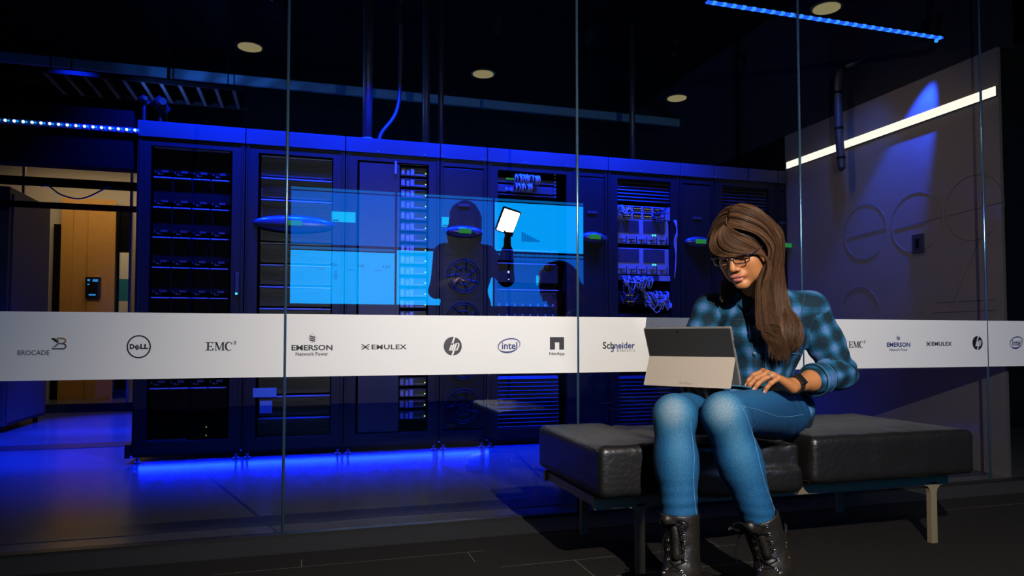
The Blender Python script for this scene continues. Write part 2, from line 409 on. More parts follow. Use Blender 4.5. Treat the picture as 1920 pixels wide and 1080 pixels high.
def emc(x, y, w_, h, px):
    bm = bmesh.new(); f = lambda a, b: (x+a*w_, y+b*h)
    # E
    PG(bm, [f(.06, 0), f(.06, 1), f(.125, 1), f(.125, 0)])
    for a, b in ((0, .08), (.92, 1)): PG(bm, [f(0, a), f(0, b), f(.28, b), f(.28, a)])
    PG(bm, [f(.12, .45), f(.12, .54), f(.22, .54), f(.22, .45)])
    PG(bm, [f(.25, 0), f(.25, .24), f(.275, .24), f(.28, 0)]); PG(bm, [f(.255, .72), f(.24, 1), f(.28, 1), f(.295, .72)]); PG(bm, [f(.205, .36), f(.205, .64), f(.225, .64), f(.225, .36)])
    # M
    PG(bm, [f(.36, 0), f(.36, 1), f(.385, 1), f(.385, 0)]); PG(bm, [f(.60, 0), f(.60, 1), f(.66, 1), f(.66, 0)])
    PG(bm, [f(.34, 0), f(.48, 1), f(.52, .86), f(.42, 0)]); PG(bm, [f(.60, 0), f(.48, 1), f(.505, 1), f(.635, 0)])
    for a in (.33, .57): PG(bm, [f(a, .93), f(a, 1), f(a+(.085 if a < .5 else .12), 1), f(a+(.085 if a < .5 else .12), .93)])
    for a, b in ((.32, .40), (.62, .69)): PG(bm, [f(a, 0), f(a, .07), f(b, .07), f(b, 0)])
    # C
    pts = [f(.85+.125*math.cos(R(a)), .5-.5*math.sin(R(a))) for a in range(40, 325, 15)]
    S(bm, pts, [h*.08+h*.16*max(0, -math.cos(R(a))) for a in range(40, 325, 15)])
    PG(bm, [f(.945, 0), f(.93, .3), f(.955, .3), f(.965, 0)])
    T(bm, '2', x+1.0*w_, x+1.11*w_, y-.16*h, y+.26*h, bold=.02)
    logo(bm, 'brand_logo', M_ink, px, 'serif EMC squared logo')
emc(386, 639.5, 52, 15.5, 415); emc(1590, 638, 29, 12, 1606)
def emerson(x0, x1, y0, y1, s0, s1, u0, u1, cx, c0, c1, m):
    bm = bmesh.new(); T(bm, 'EMERSON', x0, x1, y0, y1, bold=.03); T(bm, 'Network Power', s0, s1, u0, u1, bold=.012)
    h = c1-c0; wd = (x1-x0)*.1
    S(bm, [(cx, c0), (cx+wd, c0+.5*h), (cx, c1), (cx-wd, c0+.5*h)], h*.025, True)
    for k in range(3):
        o = (k-1)*.19*h; S(bm, [(cx-wd*.7, c0+.5*h+o+.0*h), (cx+wd*.65, c0+.5*h+o+.14*h)], h*.13)
    logo(bm, 'brand_logo', m, (x0+x1)/2, 'EMERSON Network Power logo with striped diamond')
emerson(547, 624, 644.5, 655, 555, 616, 658, 665, 586, 622, 641, M_ink)
emerson(1662, 1706, 640, 648.5, 1667, 1701, 651, 656, 1684, 626, 637, M_inkblue)
def emulex(x0, x1, sx, y0, y1):
    bm = bmesh.new(); T(bm, 'EMULEX', x0, x1, y0, y1, bold=.03, space=1.1)
    h = y1-y0; c = (y0+y1)/2; wd = (x0-sx)*.78
    for s in (-1, 1):
        for k in (-1, 1):
            cx = sx+wd/2
            S(bm, [(cx+s*wd*.5, c+k*h*.5), (cx+s*wd*.3, c+k*h*.42), (cx+s*wd*.06, c+k*h*.12), (cx, c)], h*.2)
        S(bm, [(sx+wd/2, c), (sx+wd/2+s*wd*.5, c)], h*.16)
    logo(bm, 'brand_logo', M_ink, (x0+x1)/2, 'EMULEX logo')
emulex(697, 763, 678, 644, 653); emulex(1746, 1784, 1736, 639, 646.5)
def hp(cx, cy, rx, ry):
    global YL
    bm = bmesh.new(); PG(bm, circ(cx, cy, rx, ry)); o = logo(bm, 'brand_logo', M_ink, cx, 'round black hp logo with white italic letters')
    YL -= 0.0004
    bm = bmesh.new(); s = rx/17; t = ry/17
    S(bm, [(cx+3.5*s, cy-17*t), (cx-5.5*s, cy+8*t)], 3.2*t)
    S(bm, [(cx-2.3*s, cy-3*t), (cx+1*s, cy-5*t), (cx+2.2*s, cy-3*t), (cx-1.6*s, cy+8*t)], 2.8*t)
    S(bm, [(cx+7*s, cy-5.5*t), (cx-1*s, cy+17*t)], 3.2*t)
    S(bm, [(cx+7*s, cy-4.8*t), (cx+11*s, cy-4.8*t), (cx+11.5*s, cy-2*t), (cx+8*s, cy+6.5*t), (cx+3.2*s, cy+6.8*t)], 2.6*t)
    obj('logo_letters', bm, M_band, o.parent)['label'] = 'white italic hp letters'
    YL += 0.0004
hp(849, 647, 17, 17.5); hp(1832, 641, 9.6, 13)
def intel(x0, x1, y0, y1):
    bm = bmesh.new(); w_ = x1-x0; h = y1-y0; cx = (x0+x1)/2; cy = (y0+y1)/2
    T(bm, 'intel', x0+w_*.17, x1-w_*.12, y0+h*.28, y0+h*.76, bold=.02)
    a = list(range(-35, 250, 9)); pts = [(cx+w_*.5*math.cos(R(q)), cy-h*.42*math.sin(R(q))-(math.cos(R(q))*h*.1)) for q in a]
    S(bm, pts, [h*.03+h*.05*abs(math.sin(R(i*6))) for i in range(len(a))])
    a = list(range(200, 320, 9)); pts = [(cx+w_*.5*math.cos(R(q)), cy-h*.44*math.sin(R(q))-(math.cos(R(q))*h*.1)) for q in a]
    S(bm, pts, [h*.02+h*.1*math.sin(R(180*i/len(a))) for i in range(len(a))])
    logo(bm, 'brand_logo', M_inkblue, cx, 'intel logo inside an oval swoosh')
intel(934, 975, 631, 660); intel(1893, 1917, 628, 652)
bm = bmesh.new(); PG(bm, rct(1031, 1040.5, 630, 653.5)); PG(bm, rct(1040.4, 1048.6, 630, 640)); PG(bm, rct(1048.5, 1057.5, 630, 653.5))
T(bm, 'NetApp', 1030, 1058.5, 658, 665.5, bold=.015); logo(bm, 'brand_logo', M_ink, 1044, 'NetApp logo with dark notched square')
bm = bmesh.new(); T(bm, 'Sch', 1130, 1151, 639, 652, bold=.02); logo(bm, 'brand_logo', M_ink, 1150, 'black start of the Schneider lettering')
bm = bmesh.new(); T(bm, 'neider', 1151.5, 1190, 639.5, 651.5, bold=.02)
S(bm, [(1152, 649), (1149, 648.5), (1147, 651), (1149.5, 653), (1150, 655.5), (1147.5, 657.5), (1145, 656)], 2.2)
logo(bm, 'brand_logo', M_inkblue, 1160, 'blue end of the Schneider lettering with swirl')
bm = bmesh.new(); T(bm, 'Electric', 1157, 1190, 651.5, 657.5, space=1.25); logo(bm, 'brand_logo', M_inkgrey, 1160, 'small grey Electric lettering')

# ------------------------------------------------------------------ fixtures in the corridor (seen in the glass)
M_dl = emis('downlight_lens', (1.0, 0.86, 0.42), 1.35)
M_trim = mat('downlight_trim', (0.2, 0.19, 0.17), 0.5)
for i, (x, y) in enumerate([(-0.38, 0.66), (1.28, 0.64), (2.96, 0.58), (3.02, 2.26), (-2.0, 0.66)]):
    lab = ['round warm ceiling downlight left of the first glass joint', 'round warm ceiling downlight over the middle of the racks', 'round warm ceiling downlight above the seated person',
           'round warm ceiling downlight by the blue light strip at the top edge', 'round warm ceiling downlight out of the picture to the left'][i]
    t = thing('ceiling_downlight', lab, 'ceiling light', (x, y, 2.77), 'corridor downlights')
    bm = bmesh.new(); cyl(bm, (x, y, 2.775), (x, y, 2.765), 0.095, seg=32); obj('trim_ring', bm, M_trim, t)
    bm = bmesh.new(); cyl(bm, (x, y, 2.7649), (x, y, 2.76), 0.078, seg=32); obj('lens', bm, M_dl, t)

# video wall
sc_b = emis('screen_bright', (0.0, 0.36, 1.0), 5.6); sc_m = emis('screen_mid', (0.0, 0.17, 1.0), 2.5); sc_l = emis('screen_box', (0.0, 0.5, 1.0), 5.5); sc_t = emis('screen_text', (0.0, 0.16, 0.7), 4)
sc_top = emis('screen_title_bar', (0.0, 0.28, 1.0), 1.8)
M_bez = mat('screen_bezel', (0.01, 0.01, 0.012), 0.4)
YS = -2.62
def back_text(bm, s, xc, z0, h, wd):      # read from the +y side
    M_ = Matrix.Translation((xc, YS+0.032, 0)) @ Matrix.Rotation(math.pi, 4, 'Z')
    text_fit(bm, s, -wd/2, wd/2, z0, z0+h, 0, M=M_)
names = [['bright lower left screen of the video wall with three numbers', 'bright lower middle screen of the video wall', 'dim lower right screen of the video wall'],
         ['dim upper left screen of the video wall', 'dim upper middle screen of the video wall', 'bright upper right screen of the video wall with bar chart']]
for r in range(2):
    for c in range(3):
        x0 = -0.17+c*1.2; z0 = 1.15+r*0.682
        t = thing('wall_screen', names[r][c], 'screen', (x0+.6, YS, z0), 'video wall screens')
        obj('casing', B(x0, x0+1.2, YS-0.06, YS+0.028, z0, z0+0.68), M_bez, t)
        br = (r, c) in ((0, 0), (0, 1), (1, 2))
        obj('display', B(x0+0.012, x0+1.188, YS+0.028, YS+0.03, z0+0.012, z0+(0.62 if not (r == 0 and c == 1) else .66)), sc_b if br else sc_m, t)
        if not (r == 0 and c == 1): obj('title_bar', B(x0+0.012, x0+1.188, YS+0.028, YS+0.03, z0+0.635, z0+0.665), sc_top, t)
        if (r, c) in ((1, 0), (1, 1), (0, 2)):
            xx = x0+(0.46 if c == 0 else 0.55)
            obj('message_box', B(xx, xx+0.27, YS+0.03, YS+0.032, z0+0.28, z0+0.40), sc_l, t)
            obj('message_button', B(xx+0.01, xx+0.08, YS+0.032, YS+0.033, z0+0.29, z0+0.305), sc_t, t)
        if (r, c) == (0, 0):
            for s, fx in (('107', .49), ('364', .80), ('161', 1.09)):
                bm = bmesh.new(); back_text(bm, s, x0+fx, z0+.44, .038, .075); obj('figures', bm, sc_t, t)
            for fx in (.3, .64, .95): obj('caption', B(x0+fx, x0+fx+.09, YS+.031, YS+.0315, z0+.405, z0+.41), sc_t, t)
            bm = bmesh.new()
            for k in range(8): box(bm, x0+.49, x0+.53, YS+.031, YS+.0315, z0+.29+k*.014, z0+.295+k*.014)
            obj('list_lines', bm, sc_t, t)
        if (r, c) == (1, 2):
            bm = bmesh.new()
            for k in range(11): box(bm, x0+.36+k*.022, x0+.376+k*.022, YS+.031, YS+.032, z0+.14, z0+.14+.12*(1-k/12))
            obj('bar_chart', bm, sc_t, t)
        if (r, c) in ((0, 0), (0, 1)):
            bm = bmesh.new(); cyl(bm, (x0+(.6 if c == 0 else .62)-.02, YS+.03, z0+.07), (x0+(.6 if c == 0 else .62)-.02, YS+.033, z0+.07), .014, seg=16)
            obj('cursor_dot', bm, sc_l, t)

# ------------------------------------------------------------------ machine room: end wall fittings
t = thing('linear_wall_light', 'long slim white linear light running along the taupe end wall', 'light', (WX-0.02, 3.9, 2.14))
ya, yb_ = G+0.085, Y_RACK-0.02
obj('housing', B(WX-0.012, WX-0.001, ya, yb_, 2.122, 2.178), M_mid, t)
M_lin = emis('linear_light_diffuser', (1.0, 0.93, 0.78), 1.5)
for k in range(3):
    e0 = ya+(yb_-ya)*(0, .34, .9)[k]; e1 = ya+(yb_-ya)*(.337, .897, 1)[k]
    obj('diffuser', B(WX-0.02, WX-0.012, e0, e1, 2.124, 2.176), M_lin, t)
# outline characters on the end wall
def wall_stroke(bm, pts, wd=0.0028):
    tube(bm, [Vector((WX-0.002, p[0], p[1])) for p in pts], wd/2, 4)
def arc(cy, cz, r, a0, a1, n=24): return [(cy+r*math.cos(R(a0+(a1-a0)*i/n)), cz+r*math.sin(R(a0+(a1-a0)*i/n))) for i in range(n+1)]
bm = bmesh.new()
for cy, cz in ((3.52, 1.5), (3.94, 1.5), (3.12, 1.52)):
    wall_stroke(bm, arc(cy, cz, .19, 200, -130)); wall_stroke(bm, [(cy-.19, cz), (cy+.17, cz-.02)])
wall_stroke(bm, arc(4.0, 0.95, .17, 20, 170)); wall_stroke(bm, [(3.05, 1.4), (3.28, .95)]); wall_stroke(bm, [(3.0, .92), (3.4, .92)]); wall_stroke(bm, [(3.0, .98), (3.38, .98)])
tag(obj('wall_lettering', bm, mat('dark_wall_line', (0.05, 0.042, 0.034), 0.6)), 'faint large rounded outline characters on the taupe end wall', 'wall graphic')
q = P(1727, 425, 1); yy = WX*ray(1727)[1]/ray(1727)[0]
t = thing('wall_switch', 'small grey switch plate on the taupe end wall', 'switch', (WX-.01, yy, 1.35))
obj('plate', B(WX-.016, WX, yy-.04, yy+.04, 1.30, 1.42), M_mid, t, bevel=.003); obj('rocker', B(WX-.02, WX-.016, yy-.012, yy+.012, 1.33, 1.39), M_rackdark, t)

# blue LED strip along the glass head
t = thing('light_strip', 'blue LED light strip hanging inside the glass at the top right', 'light strip', (2.3, 3.02, 2.43))
obj('channel', B(1.9, 3.40, 3.0, 3.03, 2.437, 2.455), M_rackdark, t)
M_strip = emis('blue_strip_led', (0.02, 0.12, 1.0), 1.3); M_strip2 = emis('blue_strip_led_bright', (0.03, 0.25, 1.0), 2.0)
bm = bmesh.new(); box(bm, 1.9, 3.39, 2.998, 3.02, 2.428, 2.437); obj('lens', bm, M_strip, t)
for k in range(26):
    x = 1.93+k*.057; obj('led', B(x, x+.02, 2.996, 3.018, 2.426, 2.438), M_strip2, t)
def spot_fix(x, y, z, tgt, label, h=3.45, group='blue track spotlights'):
    t = thing('track_spotlight', label, 'spotlight', (x, y, z), group)
    d = (Vector(tgt)-Vector((x, y, z))).normalized(); p = Vector((x, y, z))
    bm = bmesh.new(); cyl(bm, p-d*.10, p-d*.012, .042, seg=20, caps=True)
    cyl(bm, p-d*.012, p+d*.015, .042, .042, seg=20, caps=False); obj('lamp_head', bm, M_rackdark, t, smooth=False)
    bm = bmesh.new(); tube(bm, [p-d*.06, (x, y, z+.08), (x, y, h)], .008); obj('stem', bm, M_rackdark, t)
    return t
for i, sx in enumerate(SPOT_X):
    spot_fix(sx, 4.40, 2.78, (sx, 4.84, 1.75), ['leftmost', 'second', 'third', 'fourth', 'fifth', 'sixth', 'last'][i]+' dark track spotlight in the row above the racks, counted from left')
spot_fix(-1.55, 5.3, 3.0, (-1.6, 5.75, 0), 'dark spotlight over the aisle left of the racks'); spot_fix(-1.5, 6.9, 3.0, (-1.5, 7.1, 0), 'dark spotlight at the far end of the aisle')
t = spot_fix(3.60, 3.26, 2.60, (3.78, 3.62, 1.6), 'small blue spotlight washing the taupe end wall')
bm = bmesh.new(); bmesh.ops.create_uvsphere(bm, u_segments=12, v_segments=8, radius=.011, matrix=Matrix.Translation((3.585, 3.22, 2.53))); obj('indicator', bm, M_strip2, t)

spot_fix(2.2, 3.49, 3.27, (3.72, 3.8, 1.1), 'added dark ceiling spotlight that warms the taupe end wall', 3.45, 'added warm spotlight')
# ------------------------------------------------------------------ aisle and far corridor at the left
H = thing('aisle_header', 'black header beam bridging the aisle left of the racks', 'beam', (-1.6, Y_RACK, 1.85))
obj('beam', B(-2.6, -1.02, Y_RACK, Y_RACK+.12, 1.80, 2.16), M_rackdark, H)
t = thing('led_bar', 'bar of white and cyan LED dots on the aisle header', 'light bar', (-1.6, Y_RACK-.02, 2.03))
a = P(0, 221, Y_RACK-.02); b = P(249, 239, Y_RACK-.02)
obj('rail', B(-2.3, b.x+.01, Y_RACK-.02, Y_RACK, b.z-.015, b.z+.015), mat('blue_rail', (.05, .08, .3), .4), t)
M_pt = emis('white_led_dot', (.55, .85, 1.0), 3.0); M_pc = emis('cyan_led_dot', (0, .35, 1.0), 1.6)
x = b.x
for k in range(18):
    for dx, rr, m in ((0, .0085, M_pt), (.017, .006, M_pc)):
        bm = bmesh.new(); bmesh.ops.create_uvsphere(bm, u_segments=10, v_segments=6, radius=rr, matrix=Matrix.Translation((x+dx-.01, Y_RACK-.021, b.z+.002))); obj('led', bm, m, t)
    x -= .0455
# second row rack
t = thing('server_rack', 'black rack of the second row standing at the left edge', 'server rack', (-2.65, 7.0, 0))
obj('cabinet', B(-3.3, -2.31, 6.6, 7.55, .05, 2.0), mat('black_side_panel', (.03, .03, .034), .5), t, bevel=.004)
obj('side_panel', B(-2.313, -2.300, 6.66, 7.50, .08, 1.95), mat('grey_side_panel', (.06, .06, .068), .5), t)
for y in (6.7, 7.45): bm = bmesh.new(); cyl(bm, (-2.36, y, 0), (-2.36, y, .06), .02); obj('foot', bm, M_rack, t)
for z in (1.62, 1.6, 1.585, 1.5): obj('indicator', B(-2.40, -2.385, 6.594, 6.6, z, z+.008), M_gdot, t)
M_wood = mat('oak_veneer', (.50, .25, .045), .45, noise=(14, .14))
M_beige = mat('beige_paint', (.42, .36, .27), .8)
YF = 10.1
struct('wall_far', B(-6, -.55, YF, YF+.1, 0, 3.5), M_beige)
struct('wall_far_side', B(-.60, -.50, 7.6, YF, 0, 3.5), M_beige)
struct('trim_20', B(-6, -.55, 8.28, 8.36, 0, .085), mat('black_sill', (.004, .004, .004), .6))
def FX(px, y=YF): return P(px, 500, y).x
def FZ(py, px=170, y=YF): return P(px, py, y).z
q = YF-.04
o = obj('door_1', B(FX(163, q), FX(214, q), q-.03, q, FZ(745, y=q), FZ(381, y=q)), M_wood); tag(o, kind='structure')
struct('trim_21', B(FX(112, q), FX(134, q), q-.03, q, FZ(745, y=q), FZ(381, y=q)), M_wood)
struct('trim_22', B(FX(134, q), FX(163, q), q-.012, q, FZ(745, y=q), FZ(381, y=q)), M_wood)
struct('trim_23', B(FX(112, q), FX(214, q), q-.035, q-.03, FZ(381, y=q), FZ(370, y=q)), M_wood)
struct('trim_24', B(FX(97, q), FX(112, q), q-.012, q, FZ(760, y=q), FZ(420, y=q)), M_rackdark)
struct('trim_25', B(FX(216, q), FX(222, q), q-.03, q, 0, FZ(381, y=q)), M_rackdark)
struct('trim_26', B(FX(222, q), FX(243, q), q-.012, q, FZ(468, y=q), FZ(385, y=q)), M_rackdark)
struct('trim_27', B(FX(222, q), FX(243, q), q-.012, q, FZ(760, y=q), FZ(585, y=q)), M_rackdark)
struct('baseboard_far', B(-6, -.55, YF-.02, YF, 0, FZ(747)), mat('tan_skirting', (.3, .22, .13), .6))
q2 = 8.32
for k, px in enumerate((38, 242)):
    struct('trim_%d' % (30+k), B(FX(px, q2)-.012, FX(px, q2)+.012, q2-.02, q2+.02, .085, 2.75), mat('bronze_mullion', (.45, .40, .28), .4, metal=.5))
bm = B(-6, -.6, q2-.005, q2+.005, .085, 2.7); struct('window_20', bm, thin_glass('far_pane', .06))
struct('trim_32', B(-6, -.55, q2-.06, q2+.06, 2.65, 3.4), M_rackdark)
t = thing('notice_board', 'white notice with teal band beside the oak door', 'poster', (FX(232), YF-.03, 1.2))
obj('sheet', B(FX(222, YF-.03), FX(243, YF-.03), YF-.055, YF-.053, FZ(583), FZ(470)), mat('cream_sheet', (.75, .70, .55), .7), t)
obj('teal_band', B(FX(222, YF-.03), FX(243, YF-.03), YF-.058, YF-.0551, FZ(561), FZ(520)), mat('teal_ink', (.01, .22, .3), .6), t)
t = thing('room_panel', 'small black touch panel with blue icons on the oak door', 'wall panel', (FX(172), YF-.08, 1.3))
q3 = YF-.09
obj('screen', B(FX(158, q3), FX(187, q3), q3, q3+.02, FZ(557, y=q3), FZ(517, y=q3)), mat('black_gloss', (.005, .006, .01), .15), t, bevel=.004)
bm = bmesh.new()
for a0, a1, b0, b1 in ((162, 167, 521, 525), (172, 182, 521, 526), (165, 178, 549, 552), (162, 166, 530, 532)): box(bm, FX(a0, q3), FX(a1, q3), q3-.002, q3, FZ(b1, y=q3), FZ(b0, y=q3))
obj('icons', bm, emis('panel_icons', (.05, .4, 1), .8), t)
# cable trays crossing above the aisle
def tray(name, x0, x1, y, z, h, label, mr=M_rackdark, dp=.25, rungs=10):
    m = M_rackdark
    t = thing(name, label, 'cable tray', ((x0+x1)/2, y, z))
    obj('rail', B(x0, x1, y, y+.02, z, z+h), m, t); obj('rail', B(x0, x1, y+dp, y+dp+.02, z, z+h), m, t)
    for k in range(rungs):
        x = x0+(x1-x0)*(k+.5)/rungs; obj('rung', B(x-.012, x+.012, y+.02, y+dp, z, z+.02), mr, t)
    top = 3.45
    for xx in (x0+.1, x1-.1):
        for yy in (y+.01, y+dp+.01): obj('hanger_rod', B(xx-.004, xx+.004, yy-.004, yy+.004, z+h, top), M_rackdark, t)
    return t
tray('cable_tray', -3.6, -1.0, 6.25, 1.965, .055, 'upper black cable tray crossing the aisle above the oak door', M_rackdark, .07)
tray('cable_tray', -3.6, -1.0, 6.3, 1.795, .04, 'lower black cable tray crossing the aisle', M_rackdark, .05)
t = thing('cable', 'thin blue cable sagging between the aisle cable trays', 'cable', (-2.2, 6.2, 2.2))
bm = bmesh.new(); tube(bm, spline([P(70, 345, 6.24), P(85, 345, 6.24), P(110, 362, 6.24), P(150, 368, 6.24), P(200, 345, 6.24)], 20), .006); obj('sheath', bm, mat('blue_sheath', (.05, .2, .45), .5), t)
# overhead duct, pipes, ladder
t = thing('ceiling_duct', 'long flat duct running across the dark ceiling behind the racks', 'duct', (0, 6.45, 2.95))
obj('duct_body', B(-5.5, 4.9, 6.42, 6.46, 2.965, 3.045), mat('galvanised_duct', (.05, .15, .20), .6), t, bevel=.004)
lamp('added_duct_light', 'SPOT', (-1.2, 5.4, 2.3), (0.4, 6.5, 3.0), 160, (.08, .25, 1), spot_size=R(140), spot_blend=1, shadow_soft_size=.05)  # added to lift the duct out of the dark; no fixture
def pipe(px, r, y, z0, label, bend=None):
    a = P(px, 230, y)
    t = thing('conduit', label, 'pipe', (a.x, y, z0))
    bm = bmesh.new(); pts = [(a.x, y, z0), (a.x, y, 3.45)] if not bend else spline([(a.x-.0, y, z0), (a.x+.01, y, z0+.1), (a.x+bend, y, z0+.28), (a.x+bend*1.2, y, z0+.6), (a.x+bend*1.2, y, 3.44)], 24)
    tube(bm, pts, r, 14); obj('tube', bm, mat('grey_conduit', (.02, .02, .025), .45), t, smooth=True)
    bm = bmesh.new()
    for k in range(3): cyl(bm, (a.x, y, z0+.01+k*.02), (a.x, y, z0+.02+k*.02), r*1.25, seg=16)
    obj('collar', bm, M_grey, t)
pipe(686, .035, 4.95, 2.10, 'thick vertical conduit rising from the racks left of centre')
pipe(709, .014, 4.95, 2.10, 'thin bent conduit beside the thick conduit', .12)
pipe(797, .03, 5.4, 2.1, 'dark vertical conduit right of the thin bent conduit'); pipe(825, .022, 5.4, 2.1, 'slim conduit above the narrow fan cabinet')
pipe(1188, .025, 5.4, 2.1, 'dark conduit above the louvred rack')
t = tray('cable_ladder', P(275, 20, 4.5).x, P(505, 60, 4.5).x, 4.2, 2.98, .04, 'wire ladder tray high above the first rack', M_grey, .6, 12)
bm = bmesh.new()
for k in range(9):
    x0 = P(320+k*10, 60, 4.5).x; tube(bm, spline([(x0, 4.2, 3.03), (x0+.02, 4.4, 3.04), (x0-.02, 4.6, 3.03), (x0, 4.82, 3.05)], 8), .01, 6)
tag(obj('cable_bundle', bm, M_mid), 'flat bundle of cables lying in the wire ladder tray', 'cables')
t = tray('cable_ladder', P(60, 160, 5.6).x, P(450, 190, 5.6).x, 5.5, 2.60, .03, 'short-runged ladder tray beneath the long duct', M_mid, .45, 11)
# hanging cable bundle near the end wall
t = thing('hanging_cable_bundle', 'blue-lit bundle of cables strapped together hanging from the ceiling by the end wall', 'cables', (3.5, 4.0, 2.0))
c0 = P(1583, 305, 4.0)
bm = bmesh.new(); rr = []
pts = spline([P(1583, 316, 4.0), P(1583, 300, 4.0), P(1580, 250, 4.0), P(1579, 200, 4.0), P(1580, 140, 4.0), P(1592, 118, 4.0), P(1640, 95, 3.9), P(1690, 62, 3.8), P(1740, 30, 3.6)], 60)
tube(bm, pts, [.012+.016*min(1, i/4) if i < 34 else .02+.006*math.sin(i) for i in range(60)], 10); obj('sheath', bm, M_mid, t, smooth=True)
for i in (9, 17, 26, 36, 44): 
    bm = bmesh.new(); a = pts[i]; d = (pts[i+1]-pts[i-1]).normalized(); cyl(bm, a-d*.008, a+d*.008, .031, seg=12); obj('strap', bm, M_rackdark, t)
lamp('added_bundle_light', 'SPOT', (3.2, 3.5, 2.7), c0, 70, (.01, .12, 1), spot_size=R(60), spot_blend=1, shadow_soft_size=.01)  # extra lamp put in to light up the hanging cables
ORD = ['top', 'second', 'third', 'fourth', 'fifth', 'sixth', 'seventh', 'eighth', 'ninth', 'tenth', 'eleventh', 'twelfth', 'thirteenth', 'fourteenth', 'fifteenth', 'sixteenth', 'seventeenth', 'eighteenth', 'nineteenth', 'twentieth', 'twenty-first', 'twenty-second', 'twenty-third', 'twenty-fourth', 'twenty-fifth']
# ------------------------------------------------------------------ racks
def RX(px, y=Y_RACK): return P(px, 400, y).x
def RZ(px, py, y=Y_RACK): return P(px, py, y).z
RB = [RX(p) for p in (250, 456, 645, 824, 913, 1082, 1141, 1277, 1341, 1461)]+[WX-.005]
ZT = 2.005; ZF = 2.105
kinds = ['open', 'wide', 'door', 'fan', 'open', 'cool', 'open', 'cool', 'open', 'cool']
labs = ['black server rack with four-bay blades, first from the left', 'black rack with long blue-edged shelves and oval control panel, second from the left',
        'black rack with glossy door and column of yellow indicators, third from the left', 'narrow cooling cabinet with round fans behind the oval green display',
        'open black rack with a coil of patch cables near its top', 'narrow plain cooling cabinet right of the second glass joint',
        'open black rack packed with pale servers and tangled cables', 'narrow plain cooling cabinet behind the seated person\'s left shoulder side',
        'open rack with slatted panel at the top, behind the seated person', 'last narrow cabinet at the end wall']
labs[7] = 'narrow cooling cabinet with green display just left of the seated person'
RACK = []
def oval(t, cx, cz, w_, h, px_lcd=0.0, y=Y_RACK):
    bm = bmesh.new(); bmesh.ops.create_uvsphere(bm, u_segments=40, v_segments=20, radius=1, matrix=Matrix.Translation((cx, y-.005, cz)) @ Matrix.Diagonal((w_/2, .045, h/2, 1)))
    o = obj('control_panel', bm, mat('blue_grey_plastic', (.03, .033, .05), .3), t, smooth=True)
    lw = .085; x0 = cx+px_lcd-lw/2
    f = obj('display', B(x0, x0+lw, y-.054, y-.035, cz-.016, cz+.016), M_green, o); 
    bm = bmesh.new()
    for i in range(2):
        for j in range(3): box(bm, cx+px_lcd+.075+i*.016, cx+px_lcd+.080+i*.016, y-.047, y-.03, cz-.014+j*.011, cz-.009+j*.011)
    obj('buttons', bm, M_grey, o)
for i, k in enumerate(kinds):
    x0, x1 = RB[i]+.003, RB[i+1]-.003
    nm = 'cooling_cabinet' if k in ('fan', 'cool') else 'server_rack'
    t = thing(nm, labs[i], 'cooling cabinet' if k in ('fan', 'cool') else 'server rack', ((x0+x1)/2, Y_RACK+.5, 0), 'racks in the front row'); RACK.append(t)
    yb, yf = Y_RACK+1.0, Y_RACK
    fw = .075 if k in ('open', 'wide', 'door') else .02
    bm = bmesh.new(); box(bm, x0, x0+.02, yf+.03, yb, .055, ZT); box(bm, x1-.02, x1, yf+.03, yb, .055, ZT); box(bm, x0, x1, yb-.02, yb, .055, ZT); box(bm, x0, x1, yf+.03, yb, .055, .075); box(bm, x0, x1, yf+.03, yb, ZT-.02, ZT)
    obj('cabinet', bm, M_rack, t)
    bm = bmesh.new(); box(bm, x0, x0+fw, yf, yf+.03, .05, ZT); box(bm, x1-fw, x1, yf, yf+.03, .05, ZT); box(bm, x0+fw, x1-fw, yf, yf+.03, .05, .13); box(bm, x0+fw, x1-fw, yf, yf+.03, ZT-.05, ZT)
    box(bm, x0+.012, x0+.02, yf-.006, yf, .06, ZT-.01); box(bm, x1-.02, x1-.012, yf-.006, yf, .06, ZT-.01)
    obj('door_frame', bm, M_rack, t, bevel=.0015)
    bm = bmesh.new()
    v = box(bm, x0, x1, yf-.012, yf+.25, ZT+.001, ZF)
    obj('top_fascia', bm, M_fascia, t, bevel=.002)
    for fx in (x0+.03, x1-.03):
        bm = bmesh.new(); cyl(bm, (fx, yf+.02, 0), (fx, yf+.02, .012), .02, seg=14); cyl(bm, (fx, yf+.02, .012), (fx, yf+.02, .06), .008, seg=10); obj('foot', bm, M_grey, t)
    if k in ('cool', 'fan'):
        obj('door_panel', B(x0+.02, x1-.02, yf+.004, yf+.02, .14, ZT-.06), mat('satin_black_panel', (.005, .005, .006), .4, spec=.2), t, bevel=.003)
        obj('latch', B((x0+x1)/2-.04, (x0+x1)/2+.04, yf-.004, yf+.004, 1.68, 1.70), M_mid, t)
        oval(t, (x0+x1)/2+(.0 if k == 'fan' else 0), P(870, 432, Y_RACK).z, (x1-x0)*(.84 if k == 'fan' else .78), .085, 0)
    else:
        obj('interior', B(x0+.03, x1-.03, yf+.35, yf+.37, .1, ZT-.03), M_rackdark, t)
# fascia studs
for i, px in enumerate((707, 795, 829, 904, 986, 1065, 1204, 1344)):
    a = P(px, 230, Y_RACK-.02)
    bm = bmesh.new(); bmesh.ops.create_uvsphere(bm, u_segments=8, v_segments=6, radius=.006, matrix=Matrix.Translation((a.x, Y_RACK-.016, ZT+.012))); obj('stud', bm, M_grey, RACK[0 if a.x < RB[1] else max(j for j in range(10) if RB[j] <= a.x)])
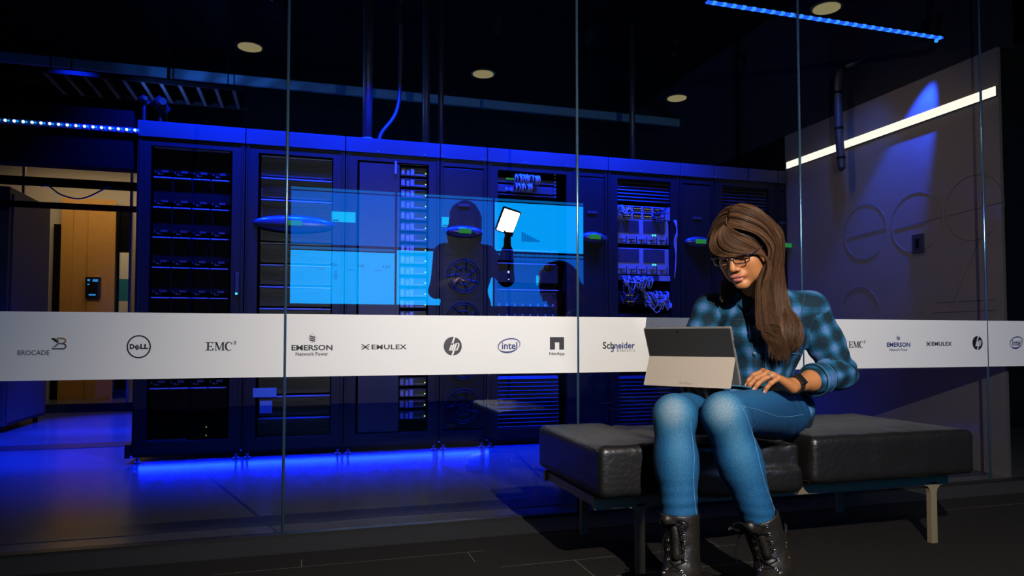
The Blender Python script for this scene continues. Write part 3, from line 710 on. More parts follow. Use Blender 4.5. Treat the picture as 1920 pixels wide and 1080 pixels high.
# light strips under the plinths
M_us = M_rackdark
for i in range(10):
    x0, x1 = RB[i]+.01, RB[i+1]-.01
    obj('plinth_lip', B(x0, x1, Y_RACK-.004, Y_RACK+.004, .040, .056), M_rackdark, RACK[i])
    lamp('plinth_light', 'AREA', ((x0+x1)/2, Y_RACK+.09, .0465), ((x0+x1)/2, Y_RACK-.11, .0), 4.5*(x1-x0)/.6, (0.002, 0.012, 1.0), shape='RECTANGLE', size=x1-x0, size_y=.008)
# --- fan cabinet
t = RACK[3]; cx = (RB[3]+RB[4])/2
for k in range(5):
    z = RZ(862, 515)+.0-(k-0)*.30+(.0)
    if z < .2: break
    bm = bmesh.new()
    for r_ in (.118, .10, .06): tube(bm, [(cx+r_*math.cos(a), Y_RACK, z+r_*math.sin(a)) for a in np.linspace(0, 2*math.pi, 33)[:-1]], .0035, 6, closed=True)
    cyl(bm, (cx, Y_RACK, z), (cx, Y_RACK+.02, z), .035, seg=24)
    for b_ in range(7):
        a = 2*math.pi*b_/7; tube(bm, [(cx+.03*math.cos(a), Y_RACK+.006, z+.03*math.sin(a)), (cx+.115*math.cos(a+.5), Y_RACK+.006, z+.115*math.sin(a+.5))], .007, 6)
    obj('fan', bm, M_rack, t)
    obj('fan_frame', B(cx-.125, cx+.125, Y_RACK+.002, Y_RACK+.004, z+.142, z+.148), M_rack, t)
# --- rack equipment
def unit(name, label, cat, px0, px1, py0, py1, ix, m=M_rackdark, dep=.5, y=Y_RACK+.03, group='equipment mounted in the racks', bev=.002):
    x0, x1 = RX(px0, y), RX(px1, y); c = (px0+px1)/2
    z1, z0 = RZ(c, py0, y), RZ(c, py1, y)
    t = thing(name, label, cat, ((x0+x1)/2, y, z0), group)
    obj('case', B(x0, x1, y, y+dep-.25, z0, z1), m, t, bevel=bev)
    return t, x0, x1, z0, z1, y
rowname = ['top', 'second', 'third', 'fourth', 'fifth', 'sixth', 'seventh', 'eighth', 'ninth']
# first rack: rows of four blade bays
for k in range(9):
    c = 352; yt = 243+k*57.5; 
    zc = RZ(281, 265+k*57.5)
    x0, x1 = RX(281, Y_RACK+.03), RX(427, Y_RACK+.03); y = Y_RACK+.03
    if zc < .25: break
    t = thing('blade_server', '%s four-bay blade server in the leftmost rack' % rowname[k], 'server', ((x0+x1)/2, y, zc), 'blade servers in the first rack')
    obj('case', B(x0, x1, y+.03, y+.3, zc-.155, zc-.004), M_rackdark, t)
    for b_ in range(4):
        a = x0+(x1-x0)*b_/4+.004; b2 = x0+(x1-x0)*(b_+1)/4-.004
        bay = obj('bay', B(a, b2, y, y+.03, zc-.012, zc-.0045), M_grey, t)
        bm = bmesh.new(); box(bm, a+.004, a+.012, y+.012, y+.03, zc+.022, zc+.034); box(bm, b2-.06, b2-.022, y+.01, y+.03, zc+.026, zc+.040); box(bm, a+.02, b2-.05, y+.018, y+.03, zc+.012, zc+.02); box(bm, a+.02, a+.03, y+.018, y+.03, zc+.02, zc+.026)
        if k: obj('handle', bm, M_mid, bay)
        else: bm.free()
for k, z in enumerate((RZ(395, 799), RZ(395, 815))):
    bm = B(RX(388), RX(390), Y_RACK+.02, Y_RACK+.025, z, z+.007); obj('indicator', bm, M_ydot, RACK[0])
obj('label_plate', B(RX(275), RX(352), Y_RACK+.02, Y_RACK+.03, RZ(310, 834), RZ(310, 822)), M_mid, RACK[0])
# handle with lamp on the first rack
t = RACK[0]
obj('door_handle', B(RX(440), RX(447), Y_RACK-.025, Y_RACK, RZ(443, 551), RZ(443, 509)), M_mid, t, bevel=.003)
bm = bmesh.new(); bmesh.ops.create_uvsphere(bm, u_segments=10, v_segments=8, radius=.008, matrix=Matrix.Translation((RX(443), Y_RACK-.03, RZ(443, 549)))); obj('indicator', bm, M_cyandot, t)
obj('end_panel', B(RB[0]-.03, RB[0], Y_RACK-.02, Y_RACK+.3, .04, .12), M_rack, t)
# second rack: shelves of storage
for k in range(13):
    py = 287+k*41.3
    if 596 < py < 690: pass
    y = Y_RACK+.03; x0, x1 = RX(486, y), RX(620, y); z = RZ(486, py, y)
    if z < .2: break
    t = thing('storage_shelf', '%s storage unit from above in the second rack, bright front lip' % ORD[k], 'storage unit', ((x0+x1)/2, y, z), 'storage units in the second rack')
    obj('case', B(x0, x1, y+.02, y+.3, z-.125, z-.006), mat('perforated_front', (.004, .004, .005), .5), t)
    obj('front_lip', B(x0, x1, y-.004, y+.02, z-.006, z+.003), M_grey, t)
    bm = bmesh.new()
    for j in range(6): box(bm, x0+.01, x1-.01, y+.014, y+.02, z-.04-j*.012, z-.037-j*.012)
    for j in range(3): box(bm, x1-.08+j*.02, x1-.07+j*.02, y+.01, y+.02, z-.03, z-.02)
    obj('vents', bm, M_rack, t)
oval(RACK[1], RX(550), RZ(550, 417), RX(628)-RX(474), .11, .005)
obj('label_plate', B(RX(476), RX(520), Y_RACK-.002, Y_RACK+.004, RZ(500, 742), RZ(500, 725)), mat('teal_label', (.05, .16, .2), .5), RACK[1])
obj('label_plate', B(RX(489), RX(512), Y_RACK-.002, Y_RACK+.004, RZ(500, 772), RZ(500, 749)), mat('teal_label_small', (.06, .15, .18), .5), RACK[1])
# third rack: glossy door, column of switch modules
t = RACK[2]
obj('glass_door', B(RX(672), RX(748), Y_RACK+.006, Y_RACK+.015, .14, ZT-.06), mat('smoked_panel', (.008, .008, .012), .4, spec=.25), t)
obj('door_lock', B(RX(738), RX(742), Y_RACK-.01, Y_RACK+.006, RZ(740, 322), RZ(740, 298)), M_grey, t)
for k in range(24):
    py = 301+k*20.7; y = Y_RACK+.02
    x0, x1 = RX(750, y), RX(799, y); z = RZ(796, py, y)
    if z < .22: break
    m_ = thing('switch_module', '%s module from above in the column with yellow lamps' % ORD[k], 'network module', ((x0+x1)/2, y, z), 'modules in the third rack')
    obj('case', B(x0, x1, y+.01, y+.3, z-.02, z+.034), M_mid, m_)
    bm = bmesh.new(); box(bm, x0+.004, x0+.026, y, y+.01, z-.012, z+.028); box(bm, x0+.04, x0+.058, y, y+.01, z-.015, z+.022); box(bm, x0+.066, x0+.09, y-.004, y+.01, z-.015, z+.028); box(bm, x0+.10, x1-.012, y+.006, y+.01, z-.012, z-.006)
    obj('ports', bm, M_grey, m_)
    obj('top_edge', B(x0, x1, y-.002, y+.01, z+.031, z+.035), M_mid, m_)
    obj('lamp', B(x1-.012, x1-.004, y-.006, y, z-.004, z+.004), emis('lamp_dot', (.5, 1., .35), 1.3) if k == 0 else bpy.data.materials['lamp_dot'], m_)
# cables
def tangle(n, x0, x1, z0, z1, y, r, name, label, m, sag=.05, dep=.07, seed=1):
    rs = random.Random(seed); bm = bmesh.new()
    for i in range(n):
        a = rs.uniform(x0, x1); b = min(x1, max(x0, a+rs.uniform(-.12, .12))); za = rs.uniform(z0, z1); zb = rs.uniform(z0, z1)
        yy = y-rs.uniform(.01, dep)
        tube(bm, spline([(a, y, za), (a, yy, za), ((a+b)/2, yy-rs.uniform(0, .02), min(za, zb)-rs.uniform(0, sag)), (b, yy, zb), (b, y, zb)], 12), r, 5)
    return tag(obj(name, bm, m, smooth=True), label, 'cables')
# fifth rack
t, x0, x1, z0, z1, y = unit('patch_unit', 'thin pale panel at the top of the patch cable rack', 'network unit', 920, 1046, 303, 317, 4, M_mid, .35)
t, x0, x1, z0, z1, y = unit('network_switch', 'switch feeding the upper loop of pale cables', 'network switch', 922, 1044, 331, 340, 4, M_mid, .35)
obj('label_strip', B(RX(951), RX(966), y-.004, y-.001, z0+.02, z0+.034), M_green, t)
t, x0, x1, z0, z1, y = unit('network_switch', 'switch feeding the lower loop of pale cables', 'network switch', 922, 1044, 344, 358, 4, M_mid, .35)
obj('label_strip', B(RX(950), RX(964), y-.004, y-.001, z0+.01, z0+.035), M_grey, t)
def loops(x0, x1, n, zt, y, nm, lab):
    rs = random.Random(n); bm = bmesh.new()
    for i in range(n):
        x = x0+(x1-x0)*i/n; d = rs.uniform(-.02, .02)
        tube(bm, spline([(x, y, zt-.03), (x, y-.03, zt-.005+rs.uniform(-.006, .006)), (x+d, y-.055, zt-.025), (x+d*1.3, y-.05, zt-.055), (x+d, y-.01, zt-.07)], 10), .0042, 5)
    tag(obj(nm, bm, M_cable, smooth=True), lab, 'cables')
loops(RX(966), RX(1014), 26, RZ(990, 323), Y_RACK+.03, 'patch_cables', 'upper fringe of looped pale patch cables'); loops(RX(966), RX(998), 17, RZ(990, 339), Y_RACK+.03, 'patch_cables', 'lower fringe of looped pale patch cables')
for k, px in enumerate((921, 1043)):
    bm = bmesh.new()
    for j in range(7): 
        z = RZ(980, 318+j*7); box(bm, RX(px)-.004, RX(px)+.004, Y_RACK+.02, Y_RACK+.028, z-.004, z+.004)
    obj('rail_holes', bm, M_grey, RACK[4])
obj('shelf', B(RX(921), RX(1045), Y_RACK+.01, Y_RACK+.2, RZ(983, 363), RZ(983, 361)), M_mid, RACK[4])
t, x0, x1, z0, z1, y = unit('disk_array', 'ribbed disk array at eye height in the patch cable rack', 'disk array', 921, 1046, 467, 488, 4, M_rackdark, .4)
for j in range(14): obj('disk_bay', B(x0+(x1-x0)*j/14+.003, x0+(x1-x0)*(j+1)/14-.003, y-.008, y, z0+.006, z1-.004), M_rack, t)
obj('top_edge', B(x0, x1, y-.01, y, z1-.004, z1+.002), M_grey, t)
t, x0, x1, z0, z1, y = unit('rack_server', 'deep dark server with bright top lip below the ribbed disk array', 'server', 922, 1046, 492, 528, 4, M_rack, .4)
obj('top_edge', B(x0+.03, x1-.02, y-.012, y, z1-.004, z1+.002), M_grey, t); obj('indicator', B(RX(954), RX(957), y-.006, y, RZ(955, 509), RZ(955, 505)), M_wdot, t); obj('indicator', B(RX(955), RX(957), y-.006, y, RZ(955, 522), RZ(955, 520)), M_wdot, t)
t, x0, x1, z0, z1, y = unit('blade_chassis', 'blade chassis with eight vertical blades right above the white band', 'blade chassis', 921, 1046, 541, 640, 4, M_rackdark, .4)
obj('top_edge', B(x0, x1, y-.012, y, z1-.006, z1+.002), M_grey, t)
for j in range(8):
    a = x0+.03+(x1-x0-.04)*j/8; b2 = a+(x1-x0-.04)/8-.006
    bl = obj('blade', B(a, b2, y-.006, y, z0, z1-.02), M_rack, t); bm = bmesh.new(); box(bm, a, a+.003, y-.009, y-.006, z0, z1-.02); box(bm, b2-.003, b2, y-.009, y-.006, z0, z1-.02); box(bm, a, b2, y-.009, y-.006, z1-.028, z1-.02); obj('edge', bm, M_mid, bl)
    bm = bmesh.new(); box(bm, (a+b2)/2-.005, (a+b2)/2+.005, y-.012, y-.006, z1-.12, z1-.10); box(bm, (a+b2)/2-.004, (a+b2)/2+.004, y-.012, y-.006, z1-.19, z1-.175); obj('latch', bm, M_cable, bl)
def louvre(px0, px1, py0, py1, pitch, label, m):
    y = Y_RACK+.03; x0, x1 = RX(px0, y), RX(px1, y); c = (px0+px1)/2; z1, z0 = RZ(c, py0), RZ(c, py1)
    t = thing('slatted_panel', label, 'blanking panel', ((x0+x1)/2, y, z0)); obj('backing', B(x0, x1, y+.012, y+.02, z0, z1), M_rackdark, t)
    bm = bmesh.new(); z = z0+.005; n = int((z1-z0)/pitch)
    for j in range(n):
        v = box(bm, x0, x1, y-.008, y+.012, z0+pitch*j+.004, z0+pitch*(j+1)-.003)
        for q in v:
            if q.co.y < y and q.co.z > z0+pitch*(j+.5): q.co.y += .014
    obj('slats', bm, m, t)
louvre(918, 1046, 700, 828, .028, 'slatted blanking panel low in the patch cable rack', M_mid)
# seventh rack
louvre(1147, 1258, 317, 374, .026, 'slatted blanking panel above the tangled server rack', M_mid)
louvre(1351, 1448, 328, 388, .026, 'slatted blanking panel above the seated person', M_mid)
louvre(1147, 1258, 700, 800, .028, 'slatted blanking panel low in the tangled server rack', M_mid)
louvre(1147, 1258, 583, 640, .024, 'slatted blanking panel just above the band in the tangled server rack', M_rack)
M_pale = mat('pale_server_front', (.14, .14, .165), .45)
for k, (a, b2) in enumerate(((383, 394), (395, 408))):
    t, x0, x1, z0, z1, y = unit('network_switch', ('upper' if k == 0 else 'lower')+' pale switch with lit ports in the tangled rack', 'network switch', 1146, 1258, a, b2, 6, M_pale, .35)
    for g_ in range(4):
        xa = x0+.10+g_*.085; prt = obj('port_block', B(xa, xa+.065, y-.004, y-.0005, z0+.012, z1-.008), M_rackdark, t)
        bm = bmesh.new()
        for j in range(5): box(bm, xa+.006+j*.012, xa+.013+j*.012, y-.006, y-.004, z0+.02, z0+.026)
        obj('port_lamps', bm, M_ydot, prt)
    obj('ear', B(x0, x0+.025, y-.012, y-.002, z0, z1), M_grey, t); obj('ear', B(x1-.025, x1, y-.012, y-.002, z0, z1), M_grey, t)
for k, (a, b2) in enumerate(((409, 455), (463, 512))):
    t, x0, x1, z0, z1, y = unit('rack_server', ('upper' if k == 0 else 'lower')+' large pale server with two mesh windows in the tangled rack', 'server', 1152, 1255, a, b2, 6, M_pale, .4)
    wv = x1-x0; h = z1-z0
    for g_ in range(2): obj('mesh_window', B(x0+wv*(.06+.47*g_), x0+wv*(.45+.47*g_), y-.003, y-.0005, z0+h*.45, z1-h*.04), M_mid, t)
    bm = bmesh.new()
    for g_ in range(5):
        xa = x0+wv*(.05+.185*g_); box(bm, xa+.02, xa+wv*.17, y-.004, y-.0005, z0+h*.04, z0+h*.06); box(bm, xa+wv*.165, xa+wv*.175, y-.005, y-.0005, z0+h*.02, z0+h*.3); box(bm, xa+.01, xa+wv*.14, y-.004, y-.0005, z0+h*.17, z0+h*.19); box(bm, xa+wv*.07, xa+wv*.08, y-.004, y-.0005, z0+h*.06, z0+h*.17)
    obj('drive_gaps', bm, M_rackdark, t)
    for dx in (.70, .745): 
        bm = bmesh.new(); bmesh.ops.create_uvsphere(bm, u_segments=8, v_segments=6, radius=.008, matrix=Matrix.Translation((x0+wv*dx, y-.004, z0+h*.38))); obj('lamp', bm, M_cyandot, t)
t, x0, x1, z0, z1, y = unit('network_switch', 'pale switch directly under the lower large server', 'network switch', 1147, 1258, 514, 524, 6, M_mid, .35)
obj('ear', B(x1-.10, x1, y-.01, y, z0, z1), M_pale, t)
for k, (a, b2) in enumerate(((544, 556), (557, 568))):
    t, x0, x1, z0, z1, y = unit('network_switch', ('upper' if k == 0 else 'lower')+' dark switch behind the bright knot of cables', 'network switch', 1147, 1258, a, b2, 6, M_rack, .35)
    bm = bmesh.new()
    for j in range(5): box(bm, x0+.12+j*.012, x0+.128+j*.012, y-.004, y, z0+.015, z0+.02)
    obj('port_lamps', bm, M_ydot, t); obj('ear', B(x0, x0+.03, y-.01, y, z0, z1), M_grey, t)
yq = Y_RACK+.03
tangle(14, RX(1165), RX(1185), RZ(1175, 400), RZ(1175, 382), yq, .004, 'cable_knot', 'knot of cables at the left of the top switches', M_cable, .02, .05, 3)
tangle(10, RX(1228), RX(1250), RZ(1240, 410), RZ(1240, 384), yq, .004, 'cable_knot', 'arc of cables at the right of the top switches', M_mid, .04, .05, 4)
tangle(26, RX(1170), RX(1225), RZ(1200, 528), RZ(1200, 516), yq, .004, 'cable_knot', 'drooping cables below the lower large server', M_cable, .09, .06, 5)
tangle(34, RX(1210), RX(1254), RZ(1230, 572), RZ(1230, 545), yq, .0045, 'cable_knot', 'bright tangled knot of cables just above the band', M_cable, .06, .07, 6)
tangle(12, RX(1165), RX(1200), RZ(1180, 560), RZ(1180, 535), yq, .0035, 'cable_knot', 'dim tangle of cables left of the bright knot', M_mid, .06, .06, 8)
bm = bmesh.new(); xx = RX(1264)
for j in range(3): tube(bm, spline([(xx+.01*j, Y_RACK-.01, RZ(1264, 410)), (xx+.015, Y_RACK-.03, RZ(1264, 430+j*4)), (xx-.005+.01*j, Y_RACK-.02, RZ(1264, 450)), (xx+.01, Y_RACK-.02, RZ(1264, 480)), (xx, Y_RACK-.015, RZ(1264, 520))], 20), .004, 5)
tag(obj('side_cable', bm, M_cable, smooth=True), 'thin cables running down the right post of the tangled rack', 'cables')
# spotlight clamped on the first rack
t = thing('clamp_spotlight', 'pair of small clamp spotlights on top of the leftmost rack', 'spotlight', (RX(290), Y_RACK, ZF))
for px, py, s in ((293, 192, 1), (262, 182, .6)):
    a = P(px, py, Y_RACK+.02); 
    bm = bmesh.new(); d = Vector((.5, .3, -.5)).normalized(); cyl(bm, a-d*.05*s, a+d*.05*s, .045*s, .035*s, seg=20); obj('lamp_head', bm, M_rack, t)
    bm = bmesh.new(); bmesh.ops.create_uvsphere(bm, u_segments=14, v_segments=8, radius=.022*s, matrix=Matrix.Translation(a+Vector((.02, -.04, .02))*s)); obj('lens', bm, emis('dim_blue_lens%d' % px, (.01, .06, 1), .5), t, smooth=True)
    bm = bmesh.new(); tube(bm, [a, (a.x, a.y, ZF)], .012); obj('clamp', bm, M_rack, t)

# ------------------------------------------------------------------ bench
def leather():
    m = mat('black_leather', (.0055, .005, .005), .42, noise=(18, .2), bump=(55, .5, .004)); return m
M_lea = leather()
t = thing('bench', 'long black leather bench on slim metal legs below the white band', 'bench', (1.62, 2.3, 0)); BENCH = t
def cushion(x0, x1, y0, y1, z0, z1, name, dip=0):
    def f(p):
        c = np.array([(x0+x1)/2, (y0+y1)/2, (z0+z1)/2], np.float32); h = np.array([(x1-x0)/2, (y1-y0)/2, (z1-z0)/2], np.float32)-.02
        q = np.abs(p-c)-h; d = np.sqrt((np.maximum(q, 0)**2).sum(-1))+np.minimum(q.max(-1), 0)-.02
        e = np.minimum(np.minimum(p[:, 0]-x0, x1-p[:, 0]), np.minimum(p[:, 1]-y0, y1-p[:, 1]))
        bulge = .012*np.clip(e/.12, 0, 1)*(p[:, 2] > c[2])
        d = d-bulge+.0012*vnoise(p, 45, 3)
        if dip: d = d+dip*np.exp(-((p[:, 0]-1.5)**2+(p[:, 1]-2.12)**2)/.03)*(p[:, 2] > c[2])+.004*vnoise(p, 60, 5)
        return d
    V, Q = nets(f, (x0-.04, y0-.04, z0-.03), (x1+.04, y1+.04, z1+.05), .011)
    return np_mesh(name, V, Q, M_lea, t)
cushion(.875, 1.155, 2.0, 2.60, .265, .425, 'cushion'); cushion(1.165, 1.645, 2.035, 2.60, .235, .41, 'cushion', dip=.02); cushion(1.655, 2.365, 2.0, 2.60, .265, .425, 'cushion')
bm = bmesh.new(); box(bm, .89, 2.33, 2.085, 2.105, .215, .255); obj('rail', bm, M_metal, t, bevel=.002)
bm = bmesh.new(); box(bm, .89, 2.33, 2.56, 2.58, .215, .255); obj('rail', bm, M_metal, t, bevel=.002)
for x in (.9, 1.04, 2.22, 2.32): obj('crossbar', B(x, x+.03, 2.105, 2.56, .22, .25), M_metal, t)
obj('underboard', B(.9, 2.33, 2.11, 2.55, .25, .268), M_rackdark, t)
for x in (1.04, 2.245):
    for y in (2.085, 2.56):
        bm = bmesh.new(); box(bm, x, x+.028, y, y+.02, 0, .225)
        for s in (-1, 1):      # small curved brackets where the leg meets the rail
            vs = []
            e = x if s < 0 else x+.028
            pts = [(e, .215)]+[(e+s*.03*(1-math.cos(R(a))), .185+.03*math.sin(R(a))) for a in (0, 30, 60, 90)]
            for yy in (y, y+.02): vs.append([bm.verts.new((p[0], yy, p[1])) for p in pts])
            bm.faces.new(vs[0]); bm.faces.new(vs[1][::-1])
            for j in range(5): bm.faces.new((vs[0][j], vs[1][j], vs[1][(j+1) % 5], vs[0][(j+1) % 5]))
        bmesh.ops.recalc_face_normals(bm, faces=bm.faces); obj('leg', bm, M_metal, t)
# ------------------------------------------------------------------ the seated person
def V3(*a): return np.array(a, np.float32)
def seg_pts(bm, pts, r, seg=6): tube(bm, pts, r, seg)
def cone_chain(p, pts, rs, k):
    d = None
    for i in range(len(pts)-1):
        c = cone(p, pts[i], pts[i+1], rs[i], rs[i+1]); d = c if d is None else smin(d, c, k)
    return d
def trace(px, py, fn, t0=1.2, t1=3.2):
    """first point of the surface fn met from the photograph's station towards px, py"""
    a, b = ray(px); v = V3(a, b, -(py-633)/F_PX); o = V3(0, 0, CAM_H)
    ts = np.linspace(t0, t1, 1600, dtype=np.float32); d = fn(o+ts[:, None]*v); k = np.argmax(d < 0)
    global MISS
    MISS = not (d < 0).any()
    if MISS: k = int(np.argmin(d))
    q = o+ts[k]*v; e = 2e-3; n = np.array([fn((q+np.eye(3, dtype=np.float32)[i]*e)[None])[0]-fn((q-np.eye(3, dtype=np.float32)[i]*e)[None])[0] for i in range(3)])
    return Vector(q), Vector(n/np.linalg.norm(n)).normalized()
person = thing('person', 'seated person with long brown hair, glasses and blue plaid shirt typing on a tablet', 'person', (1.5, 2.1, 0))

# skeleton
TL_, TF_ = V3(.866, -.5, 0), V3(-.5, -.866, 0); TM = np.stack([TL_, TF_, V3(0, 0, 1)])
SH_L, SH_R = V3(1.690, 2.05, .860), V3(1.405, 2.215, .862)
EL_L, WR_L = V3(1.795, 2.03, .640), V3(1.512, 1.93, .606)
EL_R, WR_R = V3(1.325, 2.24, .655), V3(1.235, 2.10, .632)
HIP_L, HIP_R = V3(1.595, 2.10, .505), V3(1.45, 2.22, .505)
KN_L, KN_R = V3(1.178, 1.80, .540), V3(1.062, 1.88, .532)
AN_L, AN_R = V3(1.338, 1.79, .10), V3(1.063, 1.842, .10)
NECK = V3(1.535, 2.115, .905)

# head frame
dirh = V3(-.838, -.545, 0); PD = R(27)
HF = V3(math.cos(PD)*dirh[0], math.cos(PD)*dirh[1], -math.sin(PD)); HU = V3(math.sin(PD)*dirh[0], math.sin(PD)*dirh[1], math.cos(PD)); HL = np.cross(HU, HF)
rl = R(4); HL, HU = HL*math.cos(rl)+HU*math.sin(rl), HU*math.cos(rl)-HL*math.sin(rl)
HC = V3(1.380, 1.990, 1.058); HM = np.stack([HL, HF, HU]).astype(np.float32)
def to_l(p): return (p-HC)@HM.T
def to_w(p): return np.asarray(p, np.float32)@HM+HC
def head_l(p):
    x = np.abs(p[:, 0]); q = np.stack([x, p[:, 1], p[:, 2]], -1)
    d = ellip(q, (0, -.012, .028), (.071, .092, .083))
    d = smin(d, ellip(q, (0, .018, -.03), (.060, .070, .075)), .03)
    d = smin(d, cone(q, (.044, -.0, -.055), (.008, .066, -.097), .020, .017), .022)
    d = smin(d, ellip(q, (.040, .056, -.026), (.022, .020, .020)), .02)
    d = smin(d, ellip(q, (.038, .044, -.058), (.020, .026, .032)), .025)
    d = smin(d, ellip(q, (.024, .079, .021), (.026, .011, .009)), .014)
    d = smax(d, -ellip(q, (.031, .099, .002), (.019, .016, .012)), .012)
    d = smin(d, ellip(q, (.031, .0745, .000), (.0165, .0135, .0115)), .004)
    d = smax(d, -ellip(q, (.031, .0895, -.006), (.0145, .0035, .0012)), .001)
    d = smin(d, cone(q, (0, .084, .014), (0, .108, -.030), .0075, .0105), .010)
    d = smin(d, ellip(q, (.0125, .097, -.036), (.0085, .010, .0078)), .006)
    d = smax(d, -ellip(q, (.0062, .1035, -.0445), (.0035, .005, .003)), .002)
    d = smin(d, ellip(q, (0, .083, -.060), (.027, .012, .016)), .012)
    d = smin(d, ellip(q, (.006, .0925, -.0605), (.0185, .0085, .0062)), .003)
    d = smin(d, ellip(q, (0, .0915, -.0735), (.0175, .0095, .0078)), .003)
    d = smax(d, -ellip(q, (0, .101, -.0672), (.0215, .008, .0011)), .0015)
    d = smax(d, -ellip(q, (0, .094, -.086), (.014, .005, .003)), .006)
    d = smin(d, ellip(q, (0, .074, -.098), (.019, .016, .014)), .012)
    d = smin(d, ellip(q, (.074, -.006, -.008), (.006, .017, .029)), .008)
    return d
def neck_w(p): return cone_chain(p, [to_w((0, -.03, -.03)), to_w((0, -.035, -.075))*.6+NECK*.4, NECK, NECK+V3(0, .02, -.09)], [.054, .050, .056, .10], .02)
def head_w(p): return smin(head_l(to_l(p)), neck_w(p), .02)
def hand(p, W, K, fd, up, lat, curls, lens, rad):
    """palm and five fingers; K first (little) knuckle, lat towards the thumb"""
    d = None
    base = []
    for i in range(4):
        k = K+lat*(.0195*i)+fd*(.007*min(i, 2)-(.002 if i == 3 else 0))+up*(.003*(1.5-abs(i-1.5)))
        base.append(k); c = cone(p, W+lat*(.009*(i-1.5)), k, .0175, .0115); d = c if d is None else smin(d, c, .012)
    for i in range(4):
        q = base[i]; c1, c2, c3 = curls[i]; pts = [q]; r_ = rad*(.92, 1, 1, 1)[i]; a = 0
        for ln, ca in zip(lens[i], (c1, c2, c3)):
            a += ca; q = q+(fd*math.cos(a)-up*math.sin(a))*ln; pts.append(q)
        f = cone_chain(p, pts, [r_*1.08, r_, r_*.92, r_*.74], .003)
        # knuckle swellings
        f = smin(f, np.sqrt(((p-pts[1])**2).sum(-1))-r_*1.04, .003)
        d = smin(d, f, .0035)
    t0 = W+lat*.022+fd*.02-up*.006; t1 = t0+lat*.020+fd*.030-up*.012; t2 = t1+lat*.006+fd*.028-up*.010; t3 = t2-lat*.002+fd*.022-up*.004
    d = smin(d, cone_chain(p, [t0, t1, t2, t3], [.014, .0115, .0098, .0075], .004), .008)
    return d, base
def nrm(v): return (v/np.linalg.norm(v)).astype(np.float32)
# left hand: palm turned down, fingers bent on to the keys
fdL = nrm(V3(-.955, -.02, -.14)); latL = V3(-.02, .93, .36); latL = nrm(latL-fdL*(latL@fdL)); upL = np.cross(fdL, latL)*-1
if upL[2] < 0: upL = -upL
K_L = V3(1.447, 1.903, .6345)
curlL = [(R(24), R(22), R(18)), (R(12), R(26), R(20)), (R(14), R(30), R(22)), (R(10), R(34), R(24))]
lensL = [(.030, .019, .017), (.038, .025, .019), (.042, .027, .020), (.038, .023, .019)]
def armL(p):
    h, _ = hand(p, WR_L, K_L, fdL, upL, latL, curlL, lensL, .0083)
    d = cone(p, EL_L, WR_L+(EL_L-WR_L)*.08, .043, .0255)
    d = smin(d, cone(p, EL_L+(WR_L-EL_L)*.25, EL_L+(WR_L-EL_L)*.6, .042, .034), .02)
    d = smin(d, cone(p, SH_L, EL_L, .046, .040), .02)
    return smin(d, h, .014)
fdR = nrm(V3(-.35, -.90, -.22)); latR = V3(.86, -.42, .25); latR = nrm(latR-fdR*(latR@fdR)); upR = np.cross(fdR, latR)
if upR[2] < 0: upR = -upR
K_R = WR_R+fdR*.085-latR*.029+upR*.010
curlR = [(R(20), R(34), R(22)), (R(16), R(34), R(24)), (R(14), R(34), R(24)), (R(12), R(34), R(24))]
def armR(p):
    h, _ = hand(p, WR_R, K_R, fdR, upR, latR, curlR, lensL, .0083)
    d = cone(p, EL_R, WR_R, .040, .0255); d = smin(d, cone(p, SH_R, EL_R, .044, .038), .02)
    return smin(d, h, .014)
def torso_core(p, g=0.0):
    d = ellip(p, (1.545, 2.14, .775), (.150+g, .105+g, .165), TM)
    d = smin(d, ellip(p, (1.535, 2.17, .62), (.135+g, .105+g, .15), TM), .05)
    d = smin(d, ellip(p, (1.53, 2.175, .505), (.175+g, .145+g, .085+g*.3), TM), .05)
    return d
def bodyrest(p):
    d = torso_core(p, -.012)
    for a, b, c in ((HIP_L, KN_L, AN_L), (HIP_R, KN_R, AN_R)): d = smin(d, cone_chain(p, [a, b, c], [.075, .048, .034], .02), .03)
    d = smin(d, cone(p, SH_L, SH_R, .045, .045), .04)
    return d
parts = []
V, Q = nets(lambda p: head_w(p), HC-V3(.16, .14, .19), HC+V3(.21, .22, .15), .0021); headV = (V, Q)
Va, Qa = nets(armL, V3(1.33, 1.84, .54), V3(1.86, 2.12, .93), .0022)
Vb, Qb = nets(armR, V3(1.13, 1.92, .55), V3(1.47, 2.30, .93), .0038)
Vc, Qc = nets(bodyrest, V3(.98, 1.70, .05), V3(1.80, 2.36, .95), .011)
VV, QQ, off = [], [], 0
for v, q in ((V, Q), (Va, Qa), (Vb, Qb), (Vc, Qc)): VV.append(v); QQ.append(q+off); off += len(v)
VV = np.concatenate(VV); QQ = np.concatenate(QQ)
pl = to_l(VV); xa = np.abs(pl[:, 0])
lipd = np.minimum(ellip(np.stack([xa, pl[:, 1], pl[:, 2]], -1), (.006, .0935, -.0605), (.0185, .010, .0058)), ellip(pl, (0, .0925, -.0738), (.0180, .0105, .0078)))
lip = np.clip(.6-lipd/.0016, 0, 1)*(pl[:, 1] > .082)
br_c = .0245-.06*(xa-.03)**2*30+.05*(xa-.024)*(xa < .03)
brow = np.clip(1-np.abs(pl[:, 2]-br_c)/.0034, 0, 1)*np.clip((xa-.012)/.004, 0, 1)*np.clip((.050-xa)/.006, 0, 1)*(pl[:, 1] > .06)*.9
_, bL = hand(V3(0, 0, 0)[None], WR_L, K_L, fdL, upL, latL, curlL, lensL, .0083)
nail = np.zeros(len(VV), np.float32)
